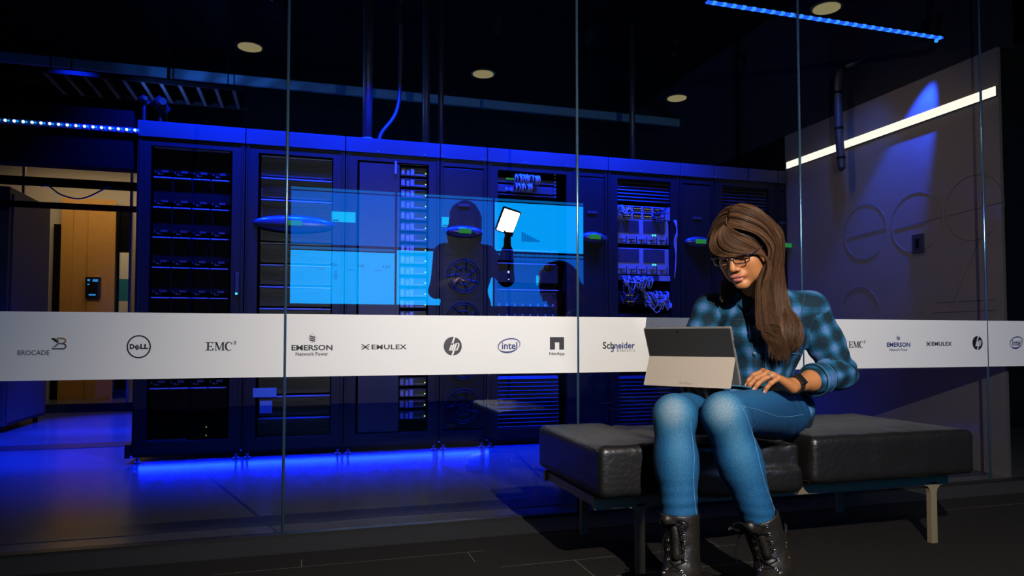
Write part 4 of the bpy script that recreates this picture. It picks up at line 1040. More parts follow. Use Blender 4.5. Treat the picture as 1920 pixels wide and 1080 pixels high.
for i in range(4):
    a = 0; q = bL[i]
    for ln, ca in zip(lensL[i], curlL[i]): a += ca; dd = fdL*math.cos(a)-upL*math.sin(a); q = q+dd*ln
    nn = fdL*math.sin(a)+upL*math.cos(a)
    c = q-dd*.002+nn*.0062; nail = np.maximum(nail, np.clip(1.6-np.sqrt((((VV-c)@np.stack([dd, latL, nn]).T/V3(.0068, .0052, .0035))**2).sum(-1))*1.4, 0, 1))
m = mat('brown_skin', (.33, .135, .052), .52, spec=.35)
nt = m.node_tree; b = nt.nodes['Principled BSDF']; b.inputs['Subsurface Weight'].default_value = .12; b.inputs['Subsurface Radius'].default_value = (.012, .005, .003); b.inputs['Subsurface Scale'].default_value = 1
last = None
def mixattr(nt, last, attr, col):
    at = nt.nodes.new('ShaderNodeAttribute'); at.attribute_name = attr; mx = nt.nodes.new('ShaderNodeMix'); mx.data_type = 'RGBA'
    nt.links.new(at.outputs['Fac'], mx.inputs[0]); mx.inputs[7].default_value = (*col, 1)
    if isinstance(last, tuple): mx.inputs[6].default_value = (*last, 1)
    else: nt.links.new(last, mx.inputs[6])
    return mx.outputs[2]
last = mixattr(nt, (.33, .128, .046), 'lip', (.34, .11, .085)); last = mixattr(nt, last, 'brow', (.02, .011, .007)); last = mixattr(nt, last, 'nail', (.62, .42, .32))
nt.links.new(last, b.inputs['Base Color'])
body = np_mesh('body', VV, QQ, m, person, {'lip': lip, 'brow': brow, 'nail': nail})
# eyes: lashes and a sliver of the eyeball
M_lash = mat('lash_black', (.006, .004, .003), .5)
for s in (-1, 1):
    bm = bmesh.new(); bmesh.ops.create_uvsphere(bm, u_segments=20, v_segments=14, radius=.0118, matrix=Matrix.Translation(Vector(to_w((s*.031, .0748, -.0015)))))
    e = obj('eye', bm, mat('eye_white', (.5, .45, .4), .2), person, smooth=True)
    bm = bmesh.new(); bmesh.ops.create_uvsphere(bm, u_segments=14, v_segments=10, radius=.0062, matrix=Matrix.Translation(Vector(to_w((s*.031, .0812, -.0060))))); obj('iris', bm, mat('iris_brown', (.02, .01, .006), .15), e, smooth=True)
    bm = bmesh.new(); tube(bm, [Vector(to_w((s*(.031+x), .0893-abs(x)**2*28, -.0060-abs(x)**2*9+(.002 if x*1 < -.01 else 0)))) for x in np.linspace(-.0145, .0155, 13)], [.0006+.0008*math.sin(math.pi*i/12) for i in range(13)], 6); obj('eyelashes', bm, M_lash, person)
# glasses
M_fr = mat('black_plum_frame', (.02, .012, .02), .25)
g = bpy.data.objects.new('glasses', None); COL.objects.link(g); g.location = Vector(to_w((0, .1, 0))); par(g, person)
gz0 = -.003
for s in (-1, 1):
    pts = []
    for k in range(36):
        a = 2*math.pi*k/36; cx, cz = math.cos(a), math.sin(a)
        e = .62; x = .0255*math.copysign(abs(cx)**e, cx); z = .0135*math.copysign(abs(cz)**e, cz)
        z += .0035*(x/.0255)*(1 if z > 0 else .2)
        xx = .0335+x; pts.append(Vector(to_w((s*xx, .1045-.25*max(0, xx-.01)**1.0*.35, gz0+z))))
    bm = bmesh.new(); tube(bm, pts, .0017, 8, closed=True); obj('rim', bm, M_fr, g, smooth=True)
    bm = bmesh.new(); bm.faces.new([bm.verts.new(p) for p in pts]); obj('lens', bm, thin_glass('spectacle_lens', .06, (.97, .97, .97)), g)
    bm = bmesh.new(); tube(bm, [Vector(to_w(q)) for q in ((s*.0585, .0995, gz0+.011), (s*.070, .094, gz0+.012), (s*.077, .06, gz0+.010), (s*.078, .0, gz0+.006), (s*.078, -.02, gz0-.010))], .0022, 8); obj('temple', bm, M_fr, g, smooth=True)
bm = bmesh.new(); tube(bm, spline([Vector(to_w(q)) for q in ((-.0095, .1045, gz0+.003), (0, .1085, gz0+.0065), (.0095, .1045, gz0+.003))], 9), .0016, 8); obj('bridge', bm, M_fr, g, smooth=True)

# ---- shirt
CUFF_T = .50
CUFF = EL_L+(WR_L-EL_L)*CUFF_T
def sleeveL(p):
    d = cone(p, SH_L, SH_L+(EL_L-SH_L)*.55, .066, .060); d = smin(d, cone(p, SH_L+(EL_L-SH_L)*.5, EL_L, .060, .053), .02)
    d = smin(d, cone(p, EL_L, CUFF, .053, .050), .025)
    ax = nrm(EL_L-SH_L); t = (p-SH_L)@ax; el = np.exp(-((p-EL_L)**2).sum(-1)/.010)
    d = d+.0035*np.sin(t*150+2.0*vnoise(p, 12, 2))*el+.003*vnoise(p, 28, 8)
    return d
def sleeveR(p):
    d = cone_chain(p, [SH_R, EL_R, EL_R+(WR_R-EL_R)*.6], [.062, .052, .048], .02)
    return d+.003*vnoise(p, 30, 9)+.0025*np.sin((p@nrm(EL_R-SH_R))*140)*np.exp(-((p-EL_R)**2).sum(-1)/.01)
def shirt0(p):
    d = torso_core(p, .008)
    d = smin(d, cone(p, SH_L, SH_R, .055, .055), .05)
    d = smin(d, cone(p, NECK+V3(0, 0, -.015), SH_L, .055, .05), .03); d = smin(d, cone(p, NECK+V3(0, 0, -.015), SH_R, .055, .05), .03)
    loc = (p-V3(1.545, 2.14, .78))@TM.T
    d = smin(d, ellip(p, (1.685, 2.10, .505), (.042, .060, .075)), .02)
    for s in (-1, 1): d = smin(d, ellip(loc, (s*.068, .085, -.005), (.062, .055, .062)), .04)
    d = d+.0035*vnoise(p, 24, 4)+.002*np.sin(p[:, 2]*70+3*vnoise(p, 8, 6))*np.clip((.74-p[:, 2])/.1, 0, 1)
    return d
def shirt(p):
    d = smin(shirt0(p), sleeveL(p), .018); d = smin(d, sleeveR(p), .018)
    n = np.sqrt(((p-NECK)[:, :2]**2).sum(-1))
    vcut = cone(p, NECK+V3(-.075, -.075, .05), NECK+V3(-.062, -.098, -.055), .030, .008)
    d = smax(d, -vcut, .004)
    return smax(d, .448-p[:, 2], .006)
V, Q = nets(shirt, V3(1.22, 1.92, .44), V3(1.88, 2.36, .99), .0045)
def shirt_uv(V):
    dl = cone(V, SH_L, EL_L, .06, .055); dl2 = cone(V, EL_L, WR_L, .055, .05); dr = cone(V, SH_R, WR_R, .06, .05); dt = shirt0(V)
    loc = (V-V3(1.545, 2.14, .78))@TM.T
    ang = np.arctan2(loc[:, 0], loc[:, 1]+.02)
    pu, pv = ang*.155, loc[:, 2]
    a1 = nrm(EL_L-SH_L); side = nrm(np.cross(a1, V3(.28, .96, 0))); mL = (dl < dt-.002) & (dl <= dl2)
    pu = np.where(mL, (V-SH_L)@side*1.15+.02, pu); pv = np.where(mL, .08-(V-SH_L)@a1, pv)
    a2 = nrm(WR_L-EL_L); side2 = nrm(np.cross(a2, V3(.28, .96, 0))); m2 = (dl2 < dt-.002) & (dl2 < dl)
    pu = np.where(m2, (V-EL_L)@side2*1.15+.02, pu); pv = np.where(m2, -.185-(V-EL_L)@a2, pv)
    a3 = nrm(EL_R-SH_R); mR = dr < dt-.002
    pu = np.where(mR, (V-SH_R)@nrm(np.cross(a3, V3(.28, .96, 0)))*1.1, pu); pv = np.where(mR, .08-(V-SH_R)@a3, pv)
    return pu, pv
def plaid():
    m = mat('blue_plaid_flannel', (.05, .2, .4), .85, spec=.2); nt = m.node_tree; N = nt.nodes; L = nt.links; b = N['Principled BSDF']
    def A(n): a = N.new('ShaderNodeAttribute'); a.attribute_name = n; return a.outputs['Fac']
    def M_(op, *a):
        n = N.new('ShaderNodeMath'); n.operation = op
        for i, v in enumerate(a):
            if isinstance(v, (int, float)): n.inputs[i].default_value = v
            else: L.new(v, n.inputs[i])
        return n.outputs[0]
    tc = N.new('ShaderNodeTexCoord'); no = N.new('ShaderNodeTexNoise'); no.inputs['Scale'].default_value = 22; no.inputs['Detail'].default_value = 3; L.new(tc.outputs['Object'], no.inputs['Vector'])
    wob = M_('MULTIPLY', M_('SUBTRACT', no.outputs['Fac'], .5), .014)
    def bands(src, period, ph):
        s = M_('SINE', M_('MULTIPLY', M_('ADD', M_('ADD', src, wob), ph), 2*math.pi/period)); return M_('MULTIPLY_ADD', s, .5, .5)
    u1 = bands(A('pu'), .062, .0); v1 = bands(A('pv'), .070, .012); v2 = bands(A('pv'), .0138, .0); u2 = bands(A('pu'), .012, .0)
    f = M_('ADD', M_('MULTIPLY', u1, .5), M_('MULTIPLY', v1, .5)); f = M_('ADD', f, M_('MULTIPLY', M_('SUBTRACT', M_('MULTIPLY', u2, v2), .3), .10))
    n2 = N.new('ShaderNodeTexNoise'); n2.inputs['Scale'].default_value = 500; L.new(tc.outputs['Object'], n2.inputs['Vector']); f = M_('ADD', f, M_('MULTIPLY', M_('SUBTRACT', n2.outputs['Fac'], .5), .35))
    rp = N.new('ShaderNodeValToRGB'); e = rp.color_ramp.elements; e[0].position = .30; e[0].color = (.003, .014, .024, 1); e[1].position = 1.0; e[1].color = (.066, .13, .29, 1)
    x = e.new(.52); x.color = (.004, .040, .078, 1); x = e.new(.72); x.color = (.008, .072, .155, 1)
    L.new(f, rp.inputs[0]); L.new(rp.outputs[0], b.inputs['Base Color'])
    bp = N.new('ShaderNodeBump'); bp.inputs['Strength'].default_value = .35; bp.inputs['Distance'].default_value = .001; L.new(n2.outputs['Fac'], bp.inputs['Height']); L.new(bp.outputs[0], b.inputs['Normal'])
    return m
M_plaid = plaid()
pu, pv = shirt_uv(V); SHIRT = np_mesh('shirt', V, Q, M_plaid, person, {'pu': pu, 'pv': pv})
M_seam = mat('pale_blue_stitching', (.07, .17, .28), .9, spec=.1); M_dseam = mat('navy_stitching', (.012, .03, .06), .8)
# rolled cuff
axc = nrm(WR_L-EL_L)
def cuff(p):
    t = (p-CUFF)@axc; r = np.sqrt((((p-CUFF)-t[:, None]*axc)**2).sum(-1))
    rr = .0535+.10*t+.0012*vnoise(p, 60, 3)
    d = smax(np.abs(t+.012)-.030, r-rr-.002, .006); return smax(d, -(smax(r-rr+.0045, -t-.03, .002)), .003)
Vc_, Qc_ = nets(cuff, CUFF-.085, CUFF+.085, .0032); a_, b_ = shirt_uv(Vc_)
np_mesh('rolled_cuff', Vc_, Qc_, M_plaid, SHIRT, {'pu': Vc_@nrm(np.cross(axc, V3(.28, .96, 0)))*.6+.3, 'pv': (Vc_-CUFF)@axc*.35+.01})
sd = nrm(np.cross(axc, V3(0, 0, 1))); sw = np.cross(axc, sd)
for tt, rr in ((.013, .0565), (-.036, .0525)):
    bm = bmesh.new(); tube(bm, [Vector(CUFF+axc*tt+(sd*math.cos(a)+sw*math.sin(a))*rr) for a in np.linspace(0, 2*math.pi, 49)[:-1]], .0009, 5, closed=True); obj('cuff_seam', bm, M_seam, SHIRT)
def surf_line(name, pts, fn, r, m, parent, lift=.0, n=26):
    bm = bmesh.new(); q = []
    for s in spline([(a, b, 0) for a, b in pts], n):
        h, nn = trace(s.x, s.y, fn)
        if not MISS: q.append(h+nn*lift)
    tube(bm, q, r, 6); o = obj(name, bm, m, parent, smooth=True); return q
# placket with buttons, pocket, yoke seam
def strip(name, pts, fn, wd, th, m, parent, n=24, attrs=None):
    V_ = []; 
    for s in spline([(a, b, 0) for a, b in pts], n):
        row = []
        for k, o in enumerate((-1, -.5, 0, .5, 1)):
            h, nn = trace(s.x+o*wd/2, s.y, fn); row.append(h+nn*(th if abs(o) < 1 else .0002))
        V_.append(row)
    A = np.array([[list(v) for v in r_] for r_ in V_], np.float32).reshape(-1, 3); F_ = []
    for i in range(n-1):
        for k in range(4): F_.append((i*5+k, i*5+k+1, (i+1)*5+k+1, (i+1)*5+k))
    pu, pv = shirt_uv(A)
    return np_mesh(name, A, np.array(F_), m, parent, {'pu': pu*.5+.1, 'pv': pv})
pk = [(1408, 556), (1418, 575), (1424, 600), (1425, 640), (1424, 690), (1422, 712)]
strip('placket', pk, shirt, 21, .003, M_plaid, SHIRT)
surf_line('placket_edge', [(a+10, b) for a, b in pk], shirt, .0011, M_seam, SHIRT, .003)
surf_line('placket_seam', [(a-9, b) for a, b in pk], shirt, .0008, M_dseam, SHIRT, .002)
for px, py in ((1400+1, 611), (1401, 659)):
    h, nn = trace(px+13, py, shirt); h = h+nn*.0045; bm = bmesh.new(); cyl(bm, h-nn*.001, h+nn*.0015, .0058, seg=18); tube(bm, [h+nn*.0016+(Vector((0, 0, 1))*math.cos(a)+nn.cross(Vector((0, 0, 1)))*math.sin(a))*.0052 for a in np.linspace(0, 6.283, 19)[:-1]], .0009, 6, closed=True)
    obj('button', bm, mat('pearl_button', (.10, .16, .22), .15, coat=1), SHIRT, smooth=True)
surf_line('pocket_seam', [(1325, 603), (1350, 599), (1378, 597), (1398, 598)], shirt, .0012, M_dseam, SHIRT, .001)
surf_line('pocket_seam', [(1485, 660), (1500, 662), (1512, 660)], shirt, .0014, M_seam, SHIRT, .001, 10)
surf_line('armhole_seam', [(1511, 546), (1506, 570), (1500, 600), (1498, 618)], shirt, .0013, M_dseam, SHIRT, .001)
surf_line('side_seam', [(1497, 640), (1499, 670), (1492, 700), (1490, 720)], shirt, .0010, M_dseam, SHIRT, .001)
# collar
def collar_flap(pts, name='collar'):
    bm = bmesh.new(); vs = [[bm.verts.new(q) for q in r_] for r_ in pts]
    for i in range(len(vs)-1):
        for j in range(len(vs[0])-1): bm.faces.new((vs[i][j], vs[i][j+1], vs[i+1][j+1], vs[i+1][j]))
    bmesh.ops.subdivide_edges(bm, edges=bm.edges[:], cuts=2, use_grid_fill=True, smooth=.6)
    bmesh.ops.recalc_face_normals(bm, faces=bm.faces); bmesh.ops.solidify(bm, geom=bm.faces[:], thickness=.003)
    me = bpy.data.meshes.new(name); bm.to_mesh(me); bm.free(); me.shade_smooth(); A = np.array([v.co[:] for v in me.vertices], np.float32)
    for k, a in (('pu', A[:, 0]*.8), ('pv', A[:, 2]*.8)): at = me.attributes.new(k, 'FLOAT', 'POINT'); at.data.foreach_set('value', np.ascontiguousarray(a, np.float32))
    o = bpy.data.objects.new(name, me); COL.objects.link(o); me.materials.append(M_plaid); par(o, SHIRT); return o
NK = NECK+V3(-.008, -.006, .018)
def ringp(ang, r, dz):
    a = R(ang); v = TF_*math.cos(a)+TL_*math.sin(a); return Vector(NK+v*r+V3(0, 0, dz))
for s in (-1, 1):
    rows = []
    for ang in (24, 50, 85, 120, 155, 180):
        f_ = math.cos(R(ang)); fall = .050 if ang == 24 else .034
        rows.append([ringp(s*ang, .060, .016-.026*max(0, f_)), ringp(s*ang, .070, .018-.03*max(0, f_)), ringp(s*ang, .083, -.004-.040*max(0, f_)), ringp(s*ang, .092+(.012 if ang < 30 else 0), -fall+.012-.045*max(0, f_))])
    collar_flap(rows)

# ---- jeans
def jeans(p):
    d = ellip(p, (1.545, 2.165, .495), (.180, .150, .085), TM)
    tL = cone(p, HIP_L, KN_L+(HIP_L-KN_L)*.1, .093, .064); tL = smin(tL, np.sqrt(((p-KN_L-V3(0, 0, -.002))**2).sum(-1))-.0615, .03)
    tR = cone(p, HIP_R, KN_R+(HIP_R-KN_R)*.1, .092, .062); tR = smin(tR, np.sqrt(((p-KN_R)**2).sum(-1))-.0605, .03)
    sL = cone(p, KN_L, KN_L+(AN_L-KN_L)*.35+V3(.004, .008, 0), .060, .0600); sL = smin(sL, cone(p, KN_L+(AN_L-KN_L)*.3, AN_L, .0600, .0405), .03)
    sR = cone(p, KN_R, KN_R+(AN_R-KN_R)*.35+V3(.0, .008, 0), .059, .0600); sR = smin(sR, cone(p, KN_R+(AN_R-KN_R)*.3, AN_R, .0600, .0420), .03)
    l = smin(tL, sL, .022); r = smin(tR, sR, .022)
    k = .0
    for a in (AN_L+V3(-.02, 0, .14), AN_R+V3(0, 0, .15)): k = k+np.exp(-((p-a)**2).sum(-1)/.006)
    kn = np.exp(-((p-(KN_L+V3(.06, .03, -.06)))**2).sum(-1)/.004)+np.exp(-((p-(KN_R+V3(.03, .05, -.05)))**2).sum(-1)/.004)
    hp_ = np.exp(-((p-(HIP_L+V3(0, -.05, .03)))**2).sum(-1)/.012)
    w_ = .0022*np.sin(p[:, 2]*190+2.5*vnoise(p, 22, 1))*k+.0026*np.sin((p[:, 2]-p[:, 0])*150+2*vnoise(p, 20, 2))*kn+.002*np.sin((p[:, 0]+p[:, 2])*120+2*vnoise(p, 15, 3))*hp_
    d = smin(d, smin(l, r, .004), .035)+w_+.0014*vnoise(p, 22, 7)
    cut = np.minimum((p-AN_L)@nrm(KN_L-AN_L)-.125, 10)
    cutR = (p-AN_R)@nrm(KN_R-AN_R)-.125
    isL = l < r
    return smax(d, -np.where(isL, cut, cutR), .004)
V, Q = nets(jeans, V3(.96, 1.70, .19), V3(1.78, 2.36, .63), .0052)
fade = np.zeros(len(V), np.float32)
for K, A, s in ((KN_L, AN_L, 1), (KN_R, AN_R, 1)):
    q = V-K-V3(-.028, -.040, .015); fade = np.maximum(fade, .74*np.exp(-(q**2/V3(.0036, .0036, .0055)).sum(-1)))
    ax = nrm(A-K); t = (V-K)@ax; side = V-K-t[:, None]*ax; fr = nrm(V3(-.35, -.94, 0)); c = side@fr/np.linalg.norm(side, axis=1)
    fade = np.maximum(fade, .38*np.clip(c, 0, 1)**3*np.exp(-(np.maximum(t, 0)/.20)**2)*(t > 0)+.10*np.clip(c, 0, 1)**2)
hipax = nrm(HIP_L-KN_L); t = (V-KN_L)@hipax; fade = np.maximum(fade, .22*np.clip((V[:, 2]-.54)/.05, 0, 1)*(t > 0))
def denim():
    m = mat('stretch_denim', (.01, .1, .26), .8, spec=.25); nt = m.node_tree; N = nt.nodes; L = nt.links; b = N['Principled BSDF']
    at = N.new('ShaderNodeAttribute'); at.attribute_name = 'fade'; tc = N.new('ShaderNodeTexCoord')
    n = N.new('ShaderNodeTexNoise'); n.inputs['Scale'].default_value = 260; n.inputs['Detail'].default_value = 4; L.new(tc.outputs['Object'], n.inputs['Vector'])
    a = N.new('ShaderNodeMath'); a.operation = 'MULTIPLY_ADD'; a.inputs[1].default_value = .55; L.new(n.outputs['Fac'], a.inputs[0])
    s = N.new('ShaderNodeMath'); s.operation = 'SUBTRACT'; s.inputs[1].default_value = .27; L.new(at.outputs['Fac'], s.inputs[0]); L.new(s.outputs[0], a.inputs[2])
    rp = N.new('ShaderNodeValToRGB'); e = rp.color_ramp.elements; e[0].position = 0; e[0].color = (.002, .036, .098, 1); e[1].position = 1; e[1].color = (.21, .235, .245, 1)
    x = e.new(.18); x.color = (.0035, .060, .150, 1); x = e.new(.45); x.color = (.024, .105, .185, 1)
    L.new(a.outputs[0], rp.inputs[0]); L.new(rp.outputs[0], b.inputs['Base Color'])
    bp = N.new('ShaderNodeBump'); bp.inputs['Strength'].default_value = .4; bp.inputs['Distance'].default_value = .001; L.new(n.outputs['Fac'], bp.inputs['Height']); L.new(bp.outputs[0], b.inputs['Normal'])
    return m
M_den = denim()
JE = np_mesh('jeans', V, Q, M_den, person, {'fade': fade})
surf_line('pocket_stitching', [(1392, 760), (1420, 766), (1455, 778), (1480, 778), (1505, 774)], jeans, .0010, M_seam, JE, .0006)
surf_line('side_stitching', [(1388, 757), (1398, 780), (1411, 820), (1420, 860), (1431, 905), (1442, 935), (1450, 958)], jeans, .0010, M_seam, JE, .0006, 40)
surf_line('inner_stitching', [(1293, 790), (1299, 850), (1297, 890), (1300, 940), (1304, 972)], jeans, .0010, M_seam, JE, .0004, 30)
for A, K in ((AN_L, KN_L), (AN_R, KN_R)):
    ax = nrm(K-A); c = A+ax*.133; u = nrm(np.cross(ax, V3(1, 0, 0))); v = np.cross(ax, u); rr = .0525 if A is AN_R else .0515
    pts = []
    for a in np.linspace(0, 2*math.pi, 41)[:-1]:
        dirn = u*math.cos(a)+v*math.sin(a); ts = np.linspace(.02, .09, 60, dtype=np.float32); dd = jeans(c+ts[:, None]*dirn); rr = ts[np.argmax(dd > 0)]; pts.append(Vector(c+dirn*(rr+.0003)))
    bm = bmesh.new(); tube(bm, pts, .0022, 6, closed=True); obj('hem', bm, M_den, JE, smooth=True)
# ---- boots
M_boot = mat('worn_black_leather', (.0075, .0055, .0035), .5, noise=(14, .6), bump=(30, .7, .006)); M_sole = mat('black_rubber', (.008, .008, .008), .6); M_lace = mat('black_lace', (.003, .003, .003), .9, spec=.1)
M_eye = mat('steel_eyelet', (.6, .58, .55), .25, metal=1)
for A, K, td, which in ((AN_R, KN_R, nrm(V3(-.72, -.69, 0)), 'R'), (AN_L, KN_L, nrm(V3(-.70, -.71, 0)), 'L')):
    lat = V3(-td[1], td[0], 0); B0 = V3(A[0], A[1], 0)
    bt = thing('boot', 'x', 'x', Vector(B0)); [bt.__delitem__(k) for k in ('label', 'category')]; par(bt, person)
    bt['label'] = 'black lace-up ankle boot with a side zip' if which == 'L' else 'black lace-up ankle boot'
    ax = nrm(K-A)
    TM2 = np.stack([td, lat, V3(0, 0, 1)])
    def boot(p, A=A, ax=ax, B0=B0, td=td, TM2=TM2):
        top = A+ax*.150
        d = cone(p, A+V3(0, 0, -.01), top, .049, .058)
        d = smin(d, ellip(p, B0+td*(-.012)+V3(0, 0, .075), (.055, .044, .060), TM2), .03)
        d = smin(d, cone(p, B0+td*.03+V3(0, 0, .085), B0+td*.115+V3(0, 0, .058), .044, .036), .03)
        d = smin(d, ellip(p, B0+td*.135+V3(0, 0, .055), (.055, .045, .034), TM2), .02)
        d = smax(d, .035-p[:, 2], .006)
        d = smax(d, (p-top)@ax, .003)
        d = smax(d, -cone(p, A+ax*.06, top+ax*.05, .044, .054), .003)
        ck = np.exp(-((p-A-td*.03)**2).sum(-1)/.004)
        return d+.0022*np.sin(p[:, 2]*120+3*vnoise(p, 18, 5))*ck+.0012*vnoise(p, 30, 2)
    V, Q = nets(boot, V3(*(B0-.24)[:2], .0), V3(*(B0+.24)[:2], .29), .0045); bo = np_mesh('boot_upper', V, Q, M_boot, bt)
    def sole(p, B0=B0, td=td, TM2=TM2):
        q = (p-B0)@TM2.T
        o = np.minimum(np.sqrt(((q[:, 0]+.010)/.058)**2+(q[:, 1]/.046)**2)-1, np.sqrt(((q[:, 0]-.10)/.105)**2+(q[:, 1]/.052)**2)-1)*.045
        d = smax(o, np.abs(q[:, 2]-.028)-.012, .004)
        hl = smax(np.sqrt(((q[:, 0]+.012)/.052)**2+(q[:, 1]/.043)**2)*.045-.045, np.abs(q[:, 2]-.017)-.0165, .003)
        fs = smax(np.sqrt(((q[:, 0]-.12)/.085)**2+(q[:, 1]/.051)**2)*.045-.045, np.abs(q[:, 2]-.016)-.0155, .003)
        return np.minimum(smin(d, hl, .004), fs)
    V, Q = nets(sole, V3(*(B0-.26)[:2], -.01), V3(*(B0+.26)[:2], .06), .005); np_mesh('sole', V, Q, M_sole, bt)
    # lacing: eyelets in two columns found on the surface of the front
    def onb(origin, direction, fn=boot):
        ts = np.linspace(0, .14, 400, dtype=np.float32); dd = fn(origin+direction*(.14-ts)[:, None]); k = int(np.argmax(dd < 0)); return Vector(origin+direction*(.14-ts[k]))
    rows = []
    for i in range(7):
        s = i/6; c = (A+ax*(.132-.0*s))*(1-s)+(B0+V3(0, 0, .07)+td*.055)*s if i > 4 else A+ax*(.132-.026*i)
        dr = td*(1-.25*max(0, i-4))+V3(0, 0, .25*max(0, i-4)); row = []
        for sg in (-1, 1):
            dn = nrm(dr+lat*sg*.50); row.append((onb(c, dn), Vector(dn)))
        rows.append(row)
        for q, n_ in row:
            u = n_.cross(Vector((0, 0, 1))).normalized(); v = n_.cross(u); bm = bmesh.new()
            tube(bm, [q+n_*.0016+(u*math.cos(a)+v*math.sin(a))*.0038 for a in np.linspace(0, 6.283, 15)[:-1]], .0012, 6, closed=True); obj('eyelet', bm, M_eye, bt, smooth=True)
    bm = bmesh.new()
    for i in range(6):
        for a, b2 in ((0, 1), (1, 0)):
            p0, n0 = rows[i][a]; p1, n1 = rows[i+1][b2]; mid = (p0+p1)/2+(n0+n1).normalized()*.010; tube(bm, spline([p0, mid, p1], 8), .0021, 6)
    p0 = rows[0][0][0]; p1 = rows[0][1][0]; c = (p0+p1)/2+Vector(td)*.012
    for s in (-1, 1):
        L_ = Vector(lat)*s
        tube(bm, spline([c, c+L_*.02+Vector((0, 0, .012)), c+L_*.042+Vector((0, 0, .004)), c+L_*.03+Vector((0, 0, -.012)), c], 14), .002, 6)
        tube(bm, spline([c, c+L_*.02+Vector((0, 0, -.02)), c+L_*.032+Vector(td)*.006+Vector((0, 0, -.06)), c+L_*.03+Vector(td)*.01+Vector((0, 0, -.10))], 14), .0019, 6)
    obj('laces', bm, M_lace, bt, smooth=True)
    obj_t = obj('tongue', (lambda b_: (tube(b_, [onb(A+ax*z, td)-Vector(td)*.004 for z in np.linspace(.16, .03, 8) if True], .013, 8), b_)[1])(bmesh.new()), M_boot, bt, smooth=True)
    if which == 'L':
        zp = spline([(1465, 972, 0), (1466, 990, 0), (1469, 1020, 0), (1474, 1040, 0), (1473, 1055, 0)], 34); bm = bmesh.new(); bz = bmesh.new(); pl_ = []
        for s in zp: h, n_ = trace(s.x, s.y, boot); pl_.append((h, n_))
        for i in range(2, 33):
            h, n_ = pl_[i]; t_ = (pl_[i+1][0]-pl_[i-1][0]).normalized() if i < 33 else t_; sd_ = n_.cross(t_).normalized(); cyl(bz, h+n_*.001-sd_*.0032, h+n_*.001+sd_*.0032, .0010, seg=6)
        obj('zip_teeth', bz, mat('brass_zip', (.5, .38, .2), .3, metal=1), bt)
        h, n_ = pl_[3]; box(bm, -.0035, .0035, -.001, .001, -.022, 0, M=Matrix.Translation(h+n_*.004)); obj('zip_pull', bm, M_eye, bt)

# ---- wristband and ring
wb = WR_L+(EL_L-WR_L)*.10
def ring_mesh(name, c, ax, r0, th, wd, m, parent, fn=None):
    u = nrm(np.cross(ax, V3(0, 0, 1))); v = np.cross(ax, u); bm = bmesh.new(); n = 40; R_ = []
    for k in range(n):
        a = 2*math.pi*k/n; dn = u*math.cos(a)+v*math.sin(a)
        if fn is not None: ts = np.linspace(.004, .06, 120, dtype=np.float32); r0 = ts[np.argmax(fn(c+ts[:, None]*dn) > 0)]
        R_.append([bm.verts.new(Vector(c+ax*s*wd/2+dn*(r0+t_))) for s, t_ in ((-1, -.0005), (-1, th*.8), (-.7, th), (.7, th), (1, th*.8), (1, -.0005))])
    for k in range(n):
        for j in range(6): bm.faces.new((R_[k][j], R_[k][(j+1) % 6], R_[(k+1) % n][(j+1) % 6], R_[(k+1) % n][j]))
    bmesh.ops.recalc_face_normals(bm, faces=bm.faces); return obj(name, bm, m, parent, smooth=False)
M_bnd = mat('black_rubber_band', (.012, .012, .011), .45)
wbo = ring_mesh('wristband', wb, nrm(EL_L-WR_L), .028, .0035, .023, M_bnd, person, armL); wbo['label'] = 'black rubber fitness band on the wrist'
ccam = nrm(V3(-.3, -.8, .55)); cc = ccam-nrm(EL_L-WR_L)*(ccam@nrm(EL_L-WR_L)); cc = nrm(cc); ts = np.linspace(.01, .06, 120, dtype=np.float32); rr0 = ts[np.argmax(armL(wb+ts[:, None]*cc) > 0)]
bm = bmesh.new(); ax_ = nrm(EL_L-WR_L); sd_ = np.cross(ax_, cc)
Mx = Matrix([[ax_[i], sd_[i], cc[i], (wb+cc*(rr0+.004))[i]] for i in range(3)]+[[0, 0, 0, 1]])
box(bm, -.0125, .0125, -.020, .020, -.006, .005, M=Mx); obj('tracker_face', bm, mat('black_gloss_plastic', (.01, .01, .01), .12), wbo, bevel=.002)
k1 = bL[1]; a0 = curlL[1][0]; fdir = nrm(fdL*math.cos(a0)-upL*math.sin(a0)); rg = k1+fdir*.014
ro = ring_mesh('finger_ring', rg, fdir, .009, .0014, .0035, M_eye, person, lambda p: cone(p, k1, k1+fdir*.038, .0090, .0083))
bm = bmesh.new(); nn = nrm(fdL*math.sin(a0)+upL*math.cos(a0)); bmesh.ops.create_uvsphere(bm, u_segments=12, v_segments=8, radius=.0036, matrix=Matrix.Translation(Vector(rg+nn*.0115))); obj('stone', bm, M_eye, ro, smooth=True)

# ---- hair
rs = np.random.RandomState(11)
def cr(C, n):
    """Catmull-Rom for arrays: C (strands, points, 3)"""
    C = np.concatenate([2*C[:, :1]-C[:, 1:2], C, 2*C[:, -1:]-C[:, -2:-1]], 1); m = C.shape[1]-3
    s = np.linspace(0, m, n); k = np.minimum(s.astype(int), m-1); t = (s-k)[None, :, None]
    a, b, c, d = (C[:, k+i] for i in range(4))
    return .5*((2*b)+(c-a)*t+(2*a-5*b+4*c-d)*t*t+(3*b-a-3*c+d)*t**3)
def PW(px, py, y):
    out = np.empty((len(px), 3))
    a = math.sin(YAW)+(px-960)/F_PX*math.cos(YAW); b = math.cos(YAW)-(px-960)/F_PX*math.sin(YAW); Z = y/b
    out[:, 0] = a*Z; out[:, 1] = y; out[:, 2] = CAM_H-(py-633)*Z/F_PX; return out
def LW(l, f, u): return to_w(np.stack([l, f, u], -1))
EC, ER = V3(0, -.010, .016), V3(.078, .099, .100)
strands, rads, tones = [], [], []
